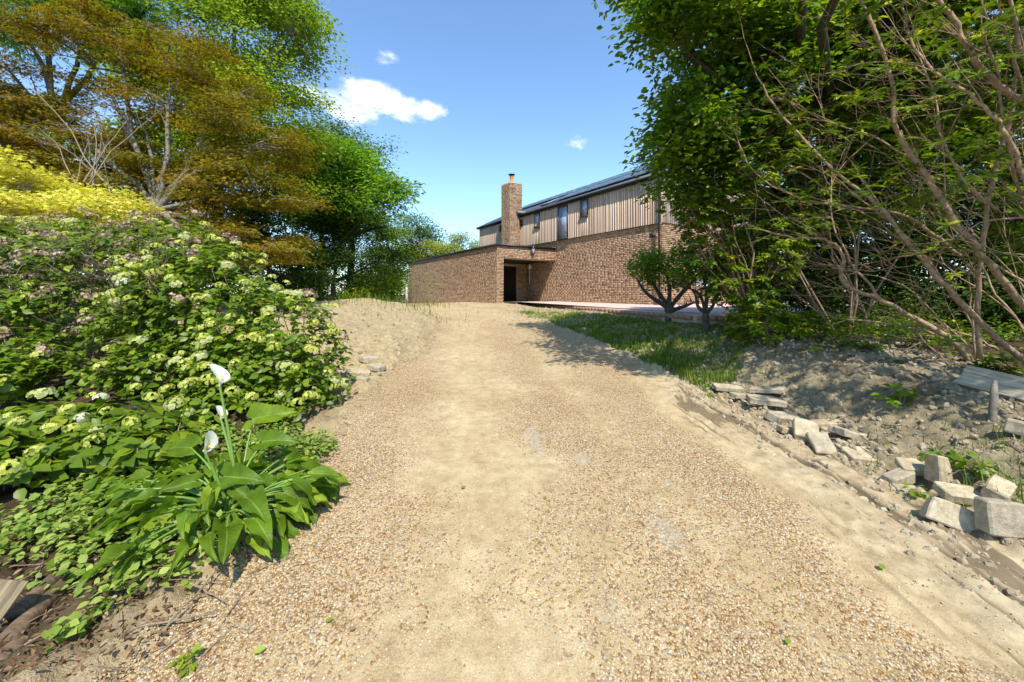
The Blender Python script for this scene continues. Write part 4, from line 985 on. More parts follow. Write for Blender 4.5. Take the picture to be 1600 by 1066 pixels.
Lm([(1530, 560, 4.3), (1528, 450, 4.2), (1545, 320, 4.0), (1580, 180, 3.8), (1591, 75, 3.7), (1620, -20, 3.6)], .024, .011)
Lm([(1640, 420, 3.4), (1595, 260, 3.4), (1560, 190, 3.4), (1500, 140, 3.5), (1440, 90, 3.7), (1410, 10, 3.8), (1400, -50, 3.8)], .018, .008)
Lm([(1560, 600, 5.4), (1480, 530, 5.4), (1400, 508, 5.4), (1330, 500, 5.5), (1290, 512, 5.6)], .022, .006)
Lm([(1500, 400, 4.6), (1420, 340, 4.7), (1350, 325, 4.9), (1260, 312, 5.2), (1180, 270, 5.4), (1140, 190, 5.6)], .020, .005)
Lm([(1437, 262, 4.1), (1380, 222, 4.4), (1290, 190, 4.9), (1230, 178, 5.2)], .012, .004)
Lm([(1560, 330, 3.9), (1490, 260, 4.0), (1450, 120, 4.2), (1410, 60, 4.3)], .014, .005)
Lm([(1700, 480, 3.6), (1600, 440, 3.8), (1500, 385, 4.4), (1420, 400, 4.8), (1300, 420, 5.3)], .013, .004)
Lm([(1600, 340, 3.6), (1530, 350, 3.8), (1440, 410, 4.3), (1350, 425, 4.8)], .010, .003)
Lm([(1378, 470, 5.0), (1330, 410, 5.2), (1300, 340, 5.4), (1300, 260, 5.6)], .018, .005)
Lm([(1650, 700, 4.2), (1620, 500, 4.0), (1640, 300, 3.8), (1600, 100, 3.6), (1570, -50, 3.5)], .026, .012)
for i in range(8):
    e = P3(random.uniform(1080, 1500), random.uniform(90, 520), random.uniform(4.6, 5.8)); a = P3(random.uniform(1470, 1640), random.uniform(500, 640), random.uniform(4.3, 5.2))
    mdp = (a + e) / 2 + Vector((random.uniform(-.1, .3), 0, random.uniform(-.05, .45)))
    l = limb(rh, [a, a.lerp(mdp, .5) + Vector((rng.normal() * .08, rng.normal() * .08, .05)), mdp, mdp.lerp(e, .5) + Vector((rng.normal() * .1, rng.normal() * .1, rng.normal() * .08)), e], random.uniform(.009, .018), .003, None, 'branch', 6)
    if i % 2: LB.append(l)
for i in range(2):
    a = P3(random.uniform(1500, 1700), random.uniform(420, 620), random.uniform(3.5, 4.2)); e = P3(random.uniform(1380, 1640), random.uniform(-60, 120), random.uniform(3.3, 4.0)); mdp = (a + e) / 2 + Vector((rng.normal() * .15, 0, 0))
    l = limb(rh, [a, a.lerp(mdp, .5) + Vector((rng.normal() * .06, 0, 0)), mdp, mdp.lerp(e, .5) + Vector((rng.normal() * .06, 0, 0)), e], random.uniform(.010, .019), .006, None, 'branch', 6)
    LB.append(l)
gath = []
twigs(rh, LB, 7, .4, 1.4, .0055, (-.55, .1, .25), M['bark_tan'], 3, gath)
g2 = [g for g in gath if rng.random() < .36 and (g[0][2] > 2.4 or rng.random() < .2)]
extra = []
for (px, py, Y) in ((1420, 385, 4.2), (1435, 395, 4.1), (1500, 380, 4.0), (1515, 400, 3.9), (1450, 20, 4), (1480, 45, 3.9), (1560, 590, 4.3), (1540, 570, 4.4), (1575, 610, 4.2), (1545, 610, 4.3), (1550, 240, 3.6), (1340, 205, 4.4), (1590, 180, 3.4), (1180, 105, 5.1), (1150, 160, 5.2), (1265, 300, 4.9), (1300, 350, 5)):
    for _ in range(2): extra.append((np.array(P3(px + rng.normal() * 8, py + rng.normal() * 8, Y)), rng.normal(size=3) * .5 + np.array([-.3, -.3, .6])))
g2 += extra
whorls('foliage', [g[0] for g in g2], [g[1] for g in g2], M['l_rhodo'], rh, .115, 5, 8, 1, 180)
# leafy rhododendrons on the lawn edge
def leafy(name, label, base, blobs, n, L=.115, big=0, zmin=.1, nst=7):
    t_ = thing(name, label, 'shrub', base)
    P, O = blob_points(blobs, n, .55); k = P[:, 2] > H(P[:, 0], P[:, 1]) + zmin; P, O = P[k], O[k]
    m = MB()
    for b in blobs:
        for q in range(nst):
            e = np.array(b[:3]) + rng.normal(size=3) * np.array(b[3:6]) * .5; m.tube(wobble(np.array(base) + rng.normal(size=3) * .08 * (1, 1, 0), e, 6, .06), np.linspace(.022, .007, 6), 5, cap=False)
    for i in range(0, len(P), 2): c = P[i] - O[i] * .35; m.tube(wobble(c, P[i], 4, .05), np.linspace(.006, .003, 4), 3, cap=False)
    m.build('stems', M['bark_tan'], t_, True)['kind'] = 'stuff'
    whorls('foliage', P, O, M['l_rhodo'], t_, L, 7, 11, 2, big); return t_
leafy('rhododendron', 'leafy dark green rhododendron at the right edge of the lawn', tuple(P3(1235, 580, 6.1)), [B(1190, 520, 6.1, 52, 50, .5), B(1260, 530, 5.9, 45, 44, .45), B(1215, 570, 5.9, 62, 26, .4)], 330, .12, 160)
leafy('rhododendron', 'tall rhododendron standing behind the two small pruned trees', tuple(P3(1180, 500, 6.9)), [B(1150, 440, 7, 50, 55, .6), B(1110, 380, 7, 45, 55, .6), B(1200, 400, 6.9, 50, 60, .6), B(1130, 300, 6.8, 52, 55, .6), B(1080, 330, 6.8, 28, 48, .5), B(1175, 470, 6.8, 34, 40, .4)], 620, .12, 60)
leafy('rhododendron', 'small rhododendron sprig behind the wooden stake', tuple(P3(1560, 610, 4.4)), [B(1556, 592, 4.3, 26, 34, .2), B(1590, 610, 4.4, 20, 30, .2)], 36, .125, 60, -.1)
leafy('rhododendron', 'glossy rhododendron foliage filling the space behind the arching bare branches', tuple(P3(1330, 560, 7.0)), [B(1180, 240, 6.4, 70, 70, .6), B(1260, 170, 6.4, 80, 70, .6), B(1350, 110, 6.2, 90, 70, .6), B(1300, 300, 6.9, 80, 60, .5), B(1420, 300, 7.0, 90, 80, .5), B(1210, 360, 6.9, 60, 50, .5), B(1380, 30, 6.0, 110, 60, .6)], 1000, .145, 0, nst=1)
leafy('rhododendron', 'rhododendron with yellowing lit leaves in the upper right corner', tuple(P3(1680, 560, 5.4)), [B(1540, 60, 5.4, 80, 80, .5), B(1480, 170, 5.6, 70, 60, .5), B(1590, 200, 5.4, 60, 90, .5), B(1600, 330, 5.4, 50, 60, .4), B(1470, 0, 5.6, 80, 50, .5)], 420, .14, 0, nst=1)
# a neighbour of the same kind to the right of the camera, throws the dappled shade over the bank
rb = thing('rhododendron', 'tall leafy rhododendron beside the viewpoint on the right', 'shrub', (4.9, 1.6, hz(4.9, 1.6)))
bl = [(4.5, 2.0, 4.3, 1.35, 1.0, 1.1), (5.6, 3.0, 4.8, 1.3, 1.1, 1.0), (5.3, 1.2, 3.4, 1.1, 1.0, 1.0), (6.6, 4.0, 4.8, 1.4, 1.2, 1.1)]
P, O = blob_points(bl, 700, .3, .46, 1.4)
k = P[:, 0] > .74 * (P[:, 1] - 0) * 1.82 + .1; P, O = P[k], O[k]
m = MB()
for q in range(9): m.tube(wobble((4.9 + rng.normal() * .1, 1.6 + rng.normal() * .1, .3), np.array(bl[q % 4][:3]) + rng.normal(size=3) * .4, 7, .05), np.linspace(.045, .012, 7), 6, cap=False)
for i in range(0, len(P), 2): m.tube(wobble(P[i] - O[i] * .5, P[i], 4, .05), np.linspace(.007, .003, 4), 3, cap=False)
m.build('stems', M['bark_tan'], rb, True); whorls('foliage', P, O, M['l_rhodo'], rb, .12, 6, 9, 1)

n = 1100; xx = rng.uniform(3.8, 9, n); yy = rng.uniform(5.2, 8.6, n); k = (xx > 3.9 + .2 * (yy - 5)) & (fbm(xx, yy, 3, 1.2) > -.12); xx, yy = xx[k], yy[k]
c = np.stack([xx, yy, H(xx, yy) + .05 + .3 * rng.random(len(xx)) ** 2], -1)
ug = foliage('undergrowth', c, norm(rng.normal(size=c.shape) + [0, 0, 1]), 7, .08, .07, .55, T_HEX, M['l_rhodo'], None, .5, .1, 1.0, .4); tag(ug, 'dark leafy undergrowth in the shade below the rhododendron', 'undergrowth', None, 'stuff')
# small pruned trees
def pruned(label, base, limbs, blobs, n, r0):
    t_ = thing('fruit_tree', label, 'tree', base, 'small pruned trees on the lawn')
    for l in limbs:
        p = smoothline([np.array(q) for q in l], 4); m = MB(); m.tube(p, np.linspace(r0 if l is limbs[0] else r0 * .52, r0 * (.7 if l is limbs[0] else .18), len(p)) * (1 + .12 * rng.normal(size=len(p))), 8)
        m.build('trunk' if l is limbs[0] else 'limb', M['bark_dark'], t_, True)
        if l is not limbs[0]:
            m = MB()
            for q in range(14): 
                j = random.randint(2, len(p) - 1); m.tube(wobble(p[j], p[j] + np.array([rng.normal() * .12, rng.normal() * .12, rng.random() * .3]), 4, .1), np.linspace(.012, .004, 4), 4, cap=False)
            m.build('twigs', M['bark_dark'], t_, True)['kind'] = 'stuff'
    P, O = blob_points(blobs, n, .35, .40, 2.0)
    foliage('crown', P, O, 16, .12, .075, .6, T_HEX, M['l_oak'], t_, .8, .1, .6)['kind'] = 'stuff'
Y = 9.6; q = lambda px, py, dy=0: P3(px, py, Y + dy)
b0 = q(1046, 502); b0.z = hz(b0.x, b0.y)
pruned('small pruned tree with forked dark limbs, left of the pair on the lawn', tuple(b0), [[b0 - Vector((0, 0, .1)), q(1046, 490), q(1045, 478)], [q(1045, 480), q(1026, 470), q(1008, 456, -.3), q(996, 438, -.3)], [q(1045, 480), q(1046, 450), q(1040, 425), q(1030, 408)],
       [q(1046, 482), q(1062, 462), q(1082, 440, -.2), q(1095, 425)], [q(1046, 486), q(1066, 480, .2), q(1082, 474)], [q(1045, 478), q(1032, 462, .3), q(1018, 440, .3), q(1005, 420)]],
       [B(1012, 412, Y, 32, 22, .5), B(1035, 428, Y, 28, 22, .5), B(1058, 430, Y, 18, 28, .4), B(1025, 400, Y, 25, 12, .4)], 210, .13)
Y = 7.9
b0 = q(1103, 520); b0.z = hz(b0.x, b0.y)
pruned('small pruned tree beside the rhododendron, right of the pair on the lawn', tuple(b0), [[b0 - Vector((0, 0, .1)), q(1103, 505), q(1102, 488)], [q(1102, 490), q(1090, 478), q(1086, 460), q(1070, 440)], [q(1102, 488), q(1104, 462), q(1098, 430), q(1092, 405)], [q(1103, 492), q(1116, 474), q(1122, 450), q(1130, 420)], [q(1102, 486), q(1094, 462), q(1080, 452), q(1062, 447)]],
       [B(1110, 415, Y, 38, 26, .5), B(1085, 395, Y, 30, 22, .45), B(1130, 440, Y, 20, 22, .4), B(1070, 425, Y, 15, 15, .3)], 200, .075)

# ------------------------------------------------------------------ lawn grass
def blades(name, x, y, h, w, mat, label, lean=.35, rlo=0, rhi=1):
    n = len(x); z = H(x, y) - .01; a = rng.random(n) * 6.28; ln_ = rng.random(n) * lean
    d = np.stack([np.cos(a) * ln_, np.sin(a) * ln_, np.ones(n)], -1); d = norm(d); s_ = np.stack([-np.sin(a), np.cos(a), 0 * a], -1)
    b = np.stack([x, y, z], -1); h = h[:, None]; w = w[:, None]
    mid = b + d * h * .55; tip = b + d * h + np.stack([np.cos(a), np.sin(a), -.25 * np.ones(n)], -1) * h * .35 * rng.random((n, 1))
    V = np.stack([b - s_ * w, b + s_ * w, mid + s_ * w * .7, mid - s_ * w * .7, tip], 1).reshape(-1, 3)
    k = np.arange(n)[:, None] * 5
    F = [k + np.array([[0, 1, 2, 3]]), k + np.array([[3, 2, 4]])]
    o = link(name, np_mesh(name, V, F, mat, False, {'rnd': np.repeat(rlo + (rhi - rlo) * rng.random(n), 5)})); tag(o, label, 'grass', None, 'stuff'); return o
n = 210000
x = rng.uniform(.3, 7.5, n); y = 5.0 + rng.random(n) ** 1.3 * 9.5
def kerbx(y): return np.interp(y, [8.75, 12.4, 16.1, 19.75], [4.1, 2.8, 1.5, .25])
lawn_l = np.interp(y, [5, 6.9, 9.5, 12.5, 14.5], [2.6, 2.25, 1.6, .75, .2])
g_r = np.where(y > 8.7, np.minimum(kerbx(y) - .15 - np.maximum(0, y - 9.3) * .22, 6.5), 4.7)
k = (x > lawn_l + .5 * fbm(x, y, 4, 1.5)) & (x < g_r + .5 * fbm(x, y, 3, 2)) & (y + .5 * fbm(x, y, 3, 1.5) > np.interp(x, [2, 3, 3.6, 5, 8], [4.9, 5.1, 5.9, 6.3, 6.6])) & (fbm(x, y, 3, 1.2) + .25 * rng.random(len(x)) > -.12)
x, y = x[k], y[k]
hh = (.025 + .065 * rng.random(len(x)) ** 2) * (1 + .9 * (fbm(x, y, 3, 1.1) > .05)) * np.interp(y, [5, 9, 13], [1.1, .9, .6])
blades('lawn_grass', x, y, hh, .0022 + .0004 * y, M['l_grass'], 'rough green lawn grass on the slope under the trees')
# stray tufts
xs, ys, hs = [], [], []
for (px, py, nn_, rad, hgt) in ((600, 580, 60, .12, .06), (1470, 800, 60, .12, .08), (1435, 785, 50, .1, .07), (1595, 790, 130, .12, .22), (1585, 700, 90, .15, .18), (1520, 740, 80, .3, .12), (1180, 590, 60, .2, .12), (560, 474, 160, 1.5, .12), (620, 478, 60, 1.0, .12), (1350, 650, 50, .3, .08), (990, 705, 6, .02, .02), (660, 478, 160, .8, .3), (620, 476, 160, 1.0, .35), (860, 492, 240, .9, .12), (830, 488, 200, .7, .1)):
    c_ = GP(px, py); xs.append(c_.x + rng.normal(size=nn_) * rad); ys.append(c_.y + rng.normal(size=nn_) * rad); hs.append(hgt * rng.uniform(.4, 1.1, nn_))
x, y, hh = map(np.concatenate, (xs, ys, hs)); blades('weeds', x, y, hh, .002 + .0005 * y, M['l_grass'], 'stray weed tufts at the edges of the drive', .6)

# ------------------------------------------------------------------ hydrangeas
def flower_mesh(name, n, r, fl, mat, zs=.62, ragged=0.0):
    v = norm(rng.normal(size=(n * 3, 3))); v = v[v[:, 2] > -.15][:n]
    pos = v * np.array([r, r, r * zs]) * (1 + ragged * rng.normal(size=(len(v), 1)))
    # each floret: four petals as two crossed folded quads
    V = []; F = []; A = []
    for p, q in zip(pos, v):
        a = np.cross(q, [.1, .3, .9]); a /= np.linalg.norm(a); b = np.cross(q, a); an = rng.random() * 3; a, b = a * math.cos(an) + b * math.sin(an), b * math.cos(an) - a * math.sin(an)
        k = len(V); f = fl * rng.uniform(.75, 1.15); lift = q * f * .18
        V += [p - q * f * .1, p + (a + b) * f * .62 + lift * 0, p + a * f + lift, p + (a - b) * f * .62, p - b * f + lift, p - (a + b) * f * .62, p - a * f + lift, p + (b - a) * f * .62, p + b * f + lift]
        F += [[k, k + 1, k + 2, k + 3], [k, k + 3, k + 4, k + 5], [k, k + 5, k + 6, k + 7], [k, k + 7, k + 8, k + 1]]
        A += [rng.random()] * 9
    return np_mesh(name, np.array(V), np.array(F), mat, False, {'rnd': A})
M['f_lime'] = leafmat('flower_lime', [(0, (0.357, 0.41, 0.056)), (.6, (0.527, 0.541, 0.112)), (1, (0.612, 0.607, 0.24))], .3, .6, .2)
M['f_cream'] = leafmat('flower_cream', [(0, (0.387, 0.43, 0.104)), (.5, (0.51, 0.533, 0.224)), (1, (0.581, 0.568, 0.352))], .3, .6, .2)
M['f_white'] = leafmat('flower_white', [(0, (.50, .55, .30)), (.6, (.64, .66, .50)), (1, (.58, .57, .58))], .3, .6, .2)
M['f_dead'] = leafmat('flower_dried', [(0, (.16, .10, .065)), (.5, (.34, .235, .165)), (1, (.50, .38, .29))], .2, .85, .1)
FM = {'lime': [flower_mesh('flower_head', 34, .062, .017, M['f_lime']) for _ in range(2)], 'cream': [flower_mesh('flower_head', 42, .075, .02, M['f_cream'], .6) for _ in range(2)],
      'white': [flower_mesh('flower_head', 48, .08, .021, M['f_white'], .7)], 'dead': [flower_mesh('flower_head', 44, .078, .016, M['f_dead'], .8, .22) for _ in range(2)]}
def hydrangea(label, base, blobs, n_leafc, n_near, flow, stems_n, filt, L=.09, group='hydrangeas on the left bank'):
    t_ = thing('hydrangea', label, 'shrub', base, group)
    P, O = blob_points(blobs, n_leafc, .72); k = filt(P, O); P, O = P[k], O[k]
    # leaves in whorls of 4-6 round each shoot tip
    per = 6; n = len(P) * per; c = np.repeat(P, per, 0); o = np.repeat(O, per, 0)
    a = rng.random(n) * 6.28; e = np.stack([np.cos(a), np.sin(a), 0 * a], -1)
    nr = norm(o * .55 + np.array([0, 0, .8]) + rng.normal(size=(n, 3)) * .28); e = norm(e - nr * (e * nr).sum(1)[:, None])
    d = norm(e + nr * rng.uniform(-.25, .35, n)[:, None]); l = L * rng.uniform(.55, 1.15, n); pos = c - o * rng.random((n, 1)) * .1 + e * .015
    rr = np.clip(.45 * np.repeat(rng.random(len(P)), per) + .5 * rng.random(n), 0, 1)
    dist = np.linalg.norm(pos - np.array([0, 0, 1.5]), axis=1); od = np.argsort(dist + 1.2 * (1 - o[:, 2]) + (o[:, 1] > .3) * 3); near = od[:n_near]; rest = od[n_near:]
    leaf_objects('leaf', pos[near], d[near], nr[near], l[near], .62, T_HEX, M['l_hyd'], t_, rr[near])
    lo = link('foliage', leaves_mesh('foliage', pos[rest], d[rest], nr[rest], l[rest], l[rest] * .62, rr[rest], T_HEX, M['l_hyd']), t_); lo['kind'] = 'stuff'
    m = MB(); base_ = np.array(base)
    for i in rng.permutation(len(P))[:stems_n]:
        foot = base_ + np.array([(P[i][0] - base_[0]) * .75, (P[i][1] - base_[1]) * .6 + .15, 0]) + rng.normal(size=3) * (.12, .12, 0); foot[2] = hz(foot[0], foot[1]) - .03
        m.tube(wobble(foot, P[i] - O[i] * .04, 6, .06, .0), np.linspace(.009, .0035, 6), 4, cap=False)
    m.build('stems', M['stem_dry'], t_, True)['kind'] = 'stuff'
    bs = base_of(t_)
    for kind, cnt in flow:
        idx = [i for i in rng.permutation(len(P)) if O[i][2] > -.05 and O[i][1] < .55 and (kind != 'dead' or P[i][2] > .9 or rng.random() < .25)][:cnt]
        for i in idx:
            ob = bpy.data.objects.new('flower_head', random.choice(FM[kind])); C.objects.link(ob); ob.parent = t_
            p = P[i] + O[i] * .05 + np.array([0, 0, .035]); up = Vector((O[i] * .5 + np.array([0, 0, 1]) + rng.normal(size=3) * .15).tolist())
            ob.location = Vector(p.tolist()) - bs; qd = up.to_track_quat('Z', 'Y') @ Euler((0, 0, rng.random() * 6)).to_quaternion(); ob.rotation_mode = 'QUATERNION'; ob.rotation_quaternion = qd
            s_ = rng.uniform(.62, 1.08) * (1.12 if kind == 'dead' else 1); ob.scale = (s_, s_ * rng.uniform(.85, 1.1), s_)
    return t_
hb = [B(430, 548, 4.7, 98, 92, .95), B(480, 600, 4.5, 62, 62, .7), B(330, 480, 5.0, 110, 90, 1.0), B(380, 585, 4.4, 90, 62, .7), B(330, 635, 3.95, 80, 42, .5), B(450, 655, 3.9, 60, 34, .45), B(250, 570, 4.3, 70, 45, .5)]
front = lambda P, O: (O[:, 1] < .45) & (P[:, 2] > H(P[:, 0], P[:, 1]) + .12)
hydrangea('broad hydrangea beside the drive covered in lime and cream flower heads', tuple(P3(400, 640, 4.9).xy) + (.3,), hb, 3000, 150, (('lime', 150), ('cream', 36), ('dead', 18), ('white', 3)), 120, front)
hb = [B(200, 420, 5.4, 130, 70, 1.0), B(290, 400, 5.7, 70, 55, .9), B(90, 400, 5.6, 110, 60, 1.0), B(130, 480, 5.0, 110, 55, .8), B(250, 500, 4.8, 90, 60, .7), B(130, 590, 4.15, 100, 40, .35), B(60, 560, 4.3, 60, 45, .4)]
hydrangea('tall hydrangea on the bank with many brown dried flower heads', tuple(P3(170, 620, 5.4).xy) + (.5,), hb, 2700, 60, (('lime', 80), ('cream', 14), ('dead', 110)), 160, front)
hb = [B(-20, 400, 5.0, 80, 60, .9), B(20, 480, 4.6, 60, 60, .6), B(-60, 500, 4.4, 80, 90, .8), B(0, 590, 4.0, 60, 50, .4)]
hydrangea('leggy hydrangea with twiggy dry stems at the left edge', tuple(P3(-10, 640, 4.8).xy) + (.5,), hb, 420, 10, (('lime', 9), ('dead', 20)), 150, front)
hb = [B(70, 735, 2.75, 85, 50, .35), B(150, 700, 2.9, 80, 42, .35), B(235, 700, 2.95, 65, 40, .3), B(190, 765, 2.6, 70, 38, .25), B(0, 720, 2.7, 50, 60, .3), B(60, 655, 3.3, 100, 28, .3), B(190, 650, 3.4, 90, 26, .3)]
front2 = lambda P, O: (O[:, 1] < .6) & (P[:, 2] > H(P[:, 0], P[:, 1]) + .08)
hydrangea('low hydrangea with large leaves below the tall shrubs', tuple(P3(130, 780, 2.8).xy) + (.15,), hb, 430, 110, (('lime', 16), ('cream', 3), ('white', 3)), 40, front2, .125)
hb = [B(15, 600, 3.9, 35, 42, .25)]
hydrangea('single leafy hydrangea shoot rising at the left edge', tuple(P3(15, 680, 3.9).xy) + (.45,), hb, 40, 20, (('lime', 2),), 8, front2, .15)
# dry twiggy tangle under the shrubs
tg = thing('dry_brush', 'tangle of dry leafless twigs under the tall hydrangeas', 'brush', tuple(P3(80, 560, 4.9)))
ln0 = [wobble(P3(-60 + 40 * i, 640, 4.8 + .4 * rng.random()), P3(-80 + 40 * i + rng.normal() * 40, 470 + rng.normal() * 25, 4.7), 8, .06) for i in range(9)]
twigs(tg, ln0, 16, .4, 1.1, .006, (.1, -.25, .1), M['stem_dry'], 3)

# ------------------------------------------------------------------ calla lily
M['l_calla'] = leafmat('leaf_calla', [(0, (0.0908, 0.172, 0.00864)), (.5, (0.174, 0.271, 0.0158)), (1, (0.33, 0.422, 0.0288))], .36, .38, .35)
t = M['l_calla'].node_tree; oc = t.nodes.new('ShaderNodeTexCoord').outputs['Object']; sx = t.nodes.new('ShaderNodeSeparateXYZ'); t.links.new(oc, sx.inputs[0])
ax_ = mth(t, 'ABSOLUTE', sx.outputs[0]); vw = mth(t, 'SINE', mth(t, 'MULTIPLY', mth(t, 'SUBTRACT', sx.outputs[1], mth(t, 'MULTIPLY', ax_, .9)), 62))
rib = ramp(t, ax_, [(.006, (1, 1, 1)), (.022, (0, 0, 0))]); b = t.nodes['Principled BSDF']; oldc = b.inputs['Base Color'].links[0].from_socket
blot = ramp(t, noise(t, 7, 4, .6, geopos(t)), [(.35, (.62, .60, .45)), (.6, (1, 1, 1))])
nc = mix(t, 1.0, mix(t, mth(t, 'MULTIPLY', rib, .5), oldc, (.30, .42, .10)), blot, 'MULTIPLY')
t.links.new(mix(t, .07, nc, mix(t, mth(t, 'GREATER_THAN', vw, .55), (1, 1, 1), (.35, .4, .3)), 'MULTIPLY'), b.inputs['Base Color']); bump(t, b, mth(t, 'ADD', vw, mth(t, 'MULTIPLY', rib, -3)), .14, .004)
M['petiole'] = plain('calla_stalk', (.13, .23, .035), .45, 0, .15)
M['spathe'] = leafmat('calla_spathe', [(0, (.80, .79, .70)), (1, (.84, .84, .78))], .25, .4, .4)
M['spadix'] = plain('spadix', (.75, .5, .05), .7)
def calla_leaf(k):
    """arrow-shaped blade with wavy edge, midrib fold and down-curved tip"""
    r = np.random.default_rng(100 + k); V = []; ny_ = 9; nx_ = 5; curve = r.uniform(.15, .5); ph = r.random() * 6
    prof = [(-.22, .34), (-.08, .62), (.08, .66), (.25, .62), (.42, .53), (.58, .42), (.74, .28), (.88, .13), (1.0, .015)]
    for (y, w) in prof:
        for i in range(nx_):
            u = (i - 2) / 2; x = u * w * .5; yy = y - (.10 * abs(u) if y < 0 else 0) * 1.2
            if y < 0: x = u * w * .5; yy = y * (abs(u) ** .7) + (0 if u else .0)
            zz = abs(u) * w * .22 - curve * max(0, y) ** 2 * .8 + .09 * math.sin(y * 10 + ph + u * 2.5) * abs(u)
            V.append((x, yy, zz))
    F = [[j * nx_ + i, j * nx_ + i + 1, (j + 1) * nx_ + i + 1, (j + 1) * nx_ + i] for j in range(ny_ - 1) for i in range(nx_ - 1)]
    return np_mesh('leaf', np.array(V), np.array(F), M['l_calla'], True, {'rnd': np.full(len(V), r.random())})
CL = [calla_leaf(k) for k in range(9)]
cb_ = GP(335, 850); cb_.x += .0; cb_.y += .12; cb_.z = hz(cb_.x, cb_.y)
cal = thing('calla_lily', 'calla lily clump with glossy arrow-shaped leaves and three white flowers', 'plant', tuple(cb_))
def put_leaf(p, direc, nrm_, L, w=1.0, stalk=None):
    d = Vector(direc).normalized(); n_ = Vector(nrm_); s_ = d.cross(n_).normalized(); n_ = s_.cross(d)
    ob = bpy.data.objects.new('leaf', random.choice(CL)); C.objects.link(ob); ob.parent = cal; q_ = Vector(p) - base_of(cal)
    ob.matrix_local = Matrix(((s_.x * L * w, d.x * L, n_.x * L, q_.x), (s_.y * L * w, d.y * L, n_.y * L, q_.y), (s_.z * L * w, d.z * L, n_.z * L, q_.z), (0, 0, 0, 1)))
    a = np.array(stalk if stalk is not None else cb_) + rng.normal(size=3) * (.03, .03, 0); b = np.array(p) + np.array(d) * L * .03
    midp = (a + b) / 2 + np.array([0, 0, .12 * np.linalg.norm(b - a)]); pp_ = smoothline([a, midp, b], 4)
    m = MB(); m.tube(pp_, np.linspace(.009, .005, len(pp_)), 5, cap=False); m.build('stalk', M['petiole'], cal, True)
# radial rosette of leaves (angle, reach, height, length)
for i in range(80):
    th = rng.random() * 2 * math.pi; rr_ = .12 + .52 * rng.random() ** .7; hgt = .08 + .26 * rng.random() * (1 - rr_ * .6)
    px_ = cb_.x - .08 + math.cos(th) * rr_ * .9; py_ = cb_.y + math.sin(th) * rr_ * .75
    if py_ < cb_.y - .38: hgt *= .6
    d = Vector((math.cos(th) * 1.0, math.sin(th) * .9, rng.uniform(-.4, .3) - .25 * rr_)); nr = Vector((-math.cos(th) * .25, -.35, 1.0)) + Vector((rng.normal() * .55, rng.normal() * .5, 0))
    put_leaf((px_, py_, max(hz(px_, py_) + .07, cb_.z + hgt)), d, nr, rng.uniform(.12, .23), rng.uniform(.7, 1.0))
# limp leaves lying on the drive to the right
for i in range(34):
    x_ = cb_.x + .12 + rng.random() * .32; y_ = cb_.y + rng.uniform(-.3, .45); put_leaf((x_, y_, hz(x_, y_) + .05 + rng.random() * .1), (rng.uniform(.5, 1), rng.uniform(-.8, .3), rng.uniform(-.35, -.05)), (rng.normal() * .4, -.3, 1), rng.uniform(.13, .23), .8)
# big leaves reaching left, and the two tall ones
for (px, py, Y, d, L) in ((170, 775, 2.45, (-1, -.1, -.15), .36), (230, 790, 2.35, (-1, -.25, -.3), .38), (270, 815, 2.2, (-.9, -.5, -.35), .34), (210, 830, 2.25, (-1, -.3, -.35), .36), (250, 850, 2.1, (-.8, -.6, -.4), .3), (300, 700, 2.6, (-.9, .1, .05), .3),
                       (395, 655, 2.75, (1, .05, .28), .36), (410, 690, 2.65, (1, -.1, .2), .28), (350, 745, 2.4, (.9, -.2, .1), .32), (290, 760, 2.4, (.3, -.8, -.1), .3)):
    put_leaf(P3(px, py, Y), d, (.1 * d[0], -.75, .8), L * .82, .95)
def spathe(px, py, Y, L, tilt, foot):
    tip = P3(px, py, Y); ax = Vector(tilt).normalized()
    V = []; nr_, na_ = 8, 14
    s1 = ax.cross(Vector((0, 1, 0))).normalized(); s2 = s1.cross(ax)
    for j in range(nr_):
        f = j / (nr_ - 1); r_ = .006 + .52 * L * f ** 1.7; 
        for i in range(na_):
            a = i / na_ * 2 * math.pi; flare = 1 + (.55 * f ** 2) * math.cos(a) ; h = f * L * (1 + .28 * f * math.cos(a)) - (.22 * f ** 3) * L * (1 - math.cos(a))
            V.append(tip + ax * h + s1 * math.cos(a) * r_ * flare + s2 * math.sin(a) * r_)
    F = [[j * na_ + i, j * na_ + (i + 1) % na_, (j + 1) * na_ + (i + 1) % na_, (j + 1) * na_ + i] for j in range(nr_ - 1) for i in range(na_)]
    fl_ = link('flower', np_mesh('spathe', np.array([tuple(v) for v in V]), np.array(F), M['spathe'], True, {'rnd': np.full(len(V), .5)}), cal)
    m = MB(); m.tube([tip + ax * .02, tip + ax * L * .7], [.007, .005], 6); m.build('spadix', M['spadix'], fl_, True)
    st = smoothline([foot, (Vector(foot) + tip) / 2 + Vector((.01, 0, 0)), tip + ax * .005], 5); m = MB(); m.tube(st, np.linspace(.011, .007, len(st)), 7, cap=False); m.build('stalk', M['petiole'], cal, True)
spathe(343, 604, 2.45, .10, (.22, .05, 1), cb_ + Vector((.03, .05, 0)))
spathe(345, 656, 2.5, .06, (.4, .0, 1), cb_ + Vector((.05, .05, 0)))
spathe(318, 705, 2.3, .085, (.8, -.1, .6), cb_ + Vector((.0, .02, 0)))

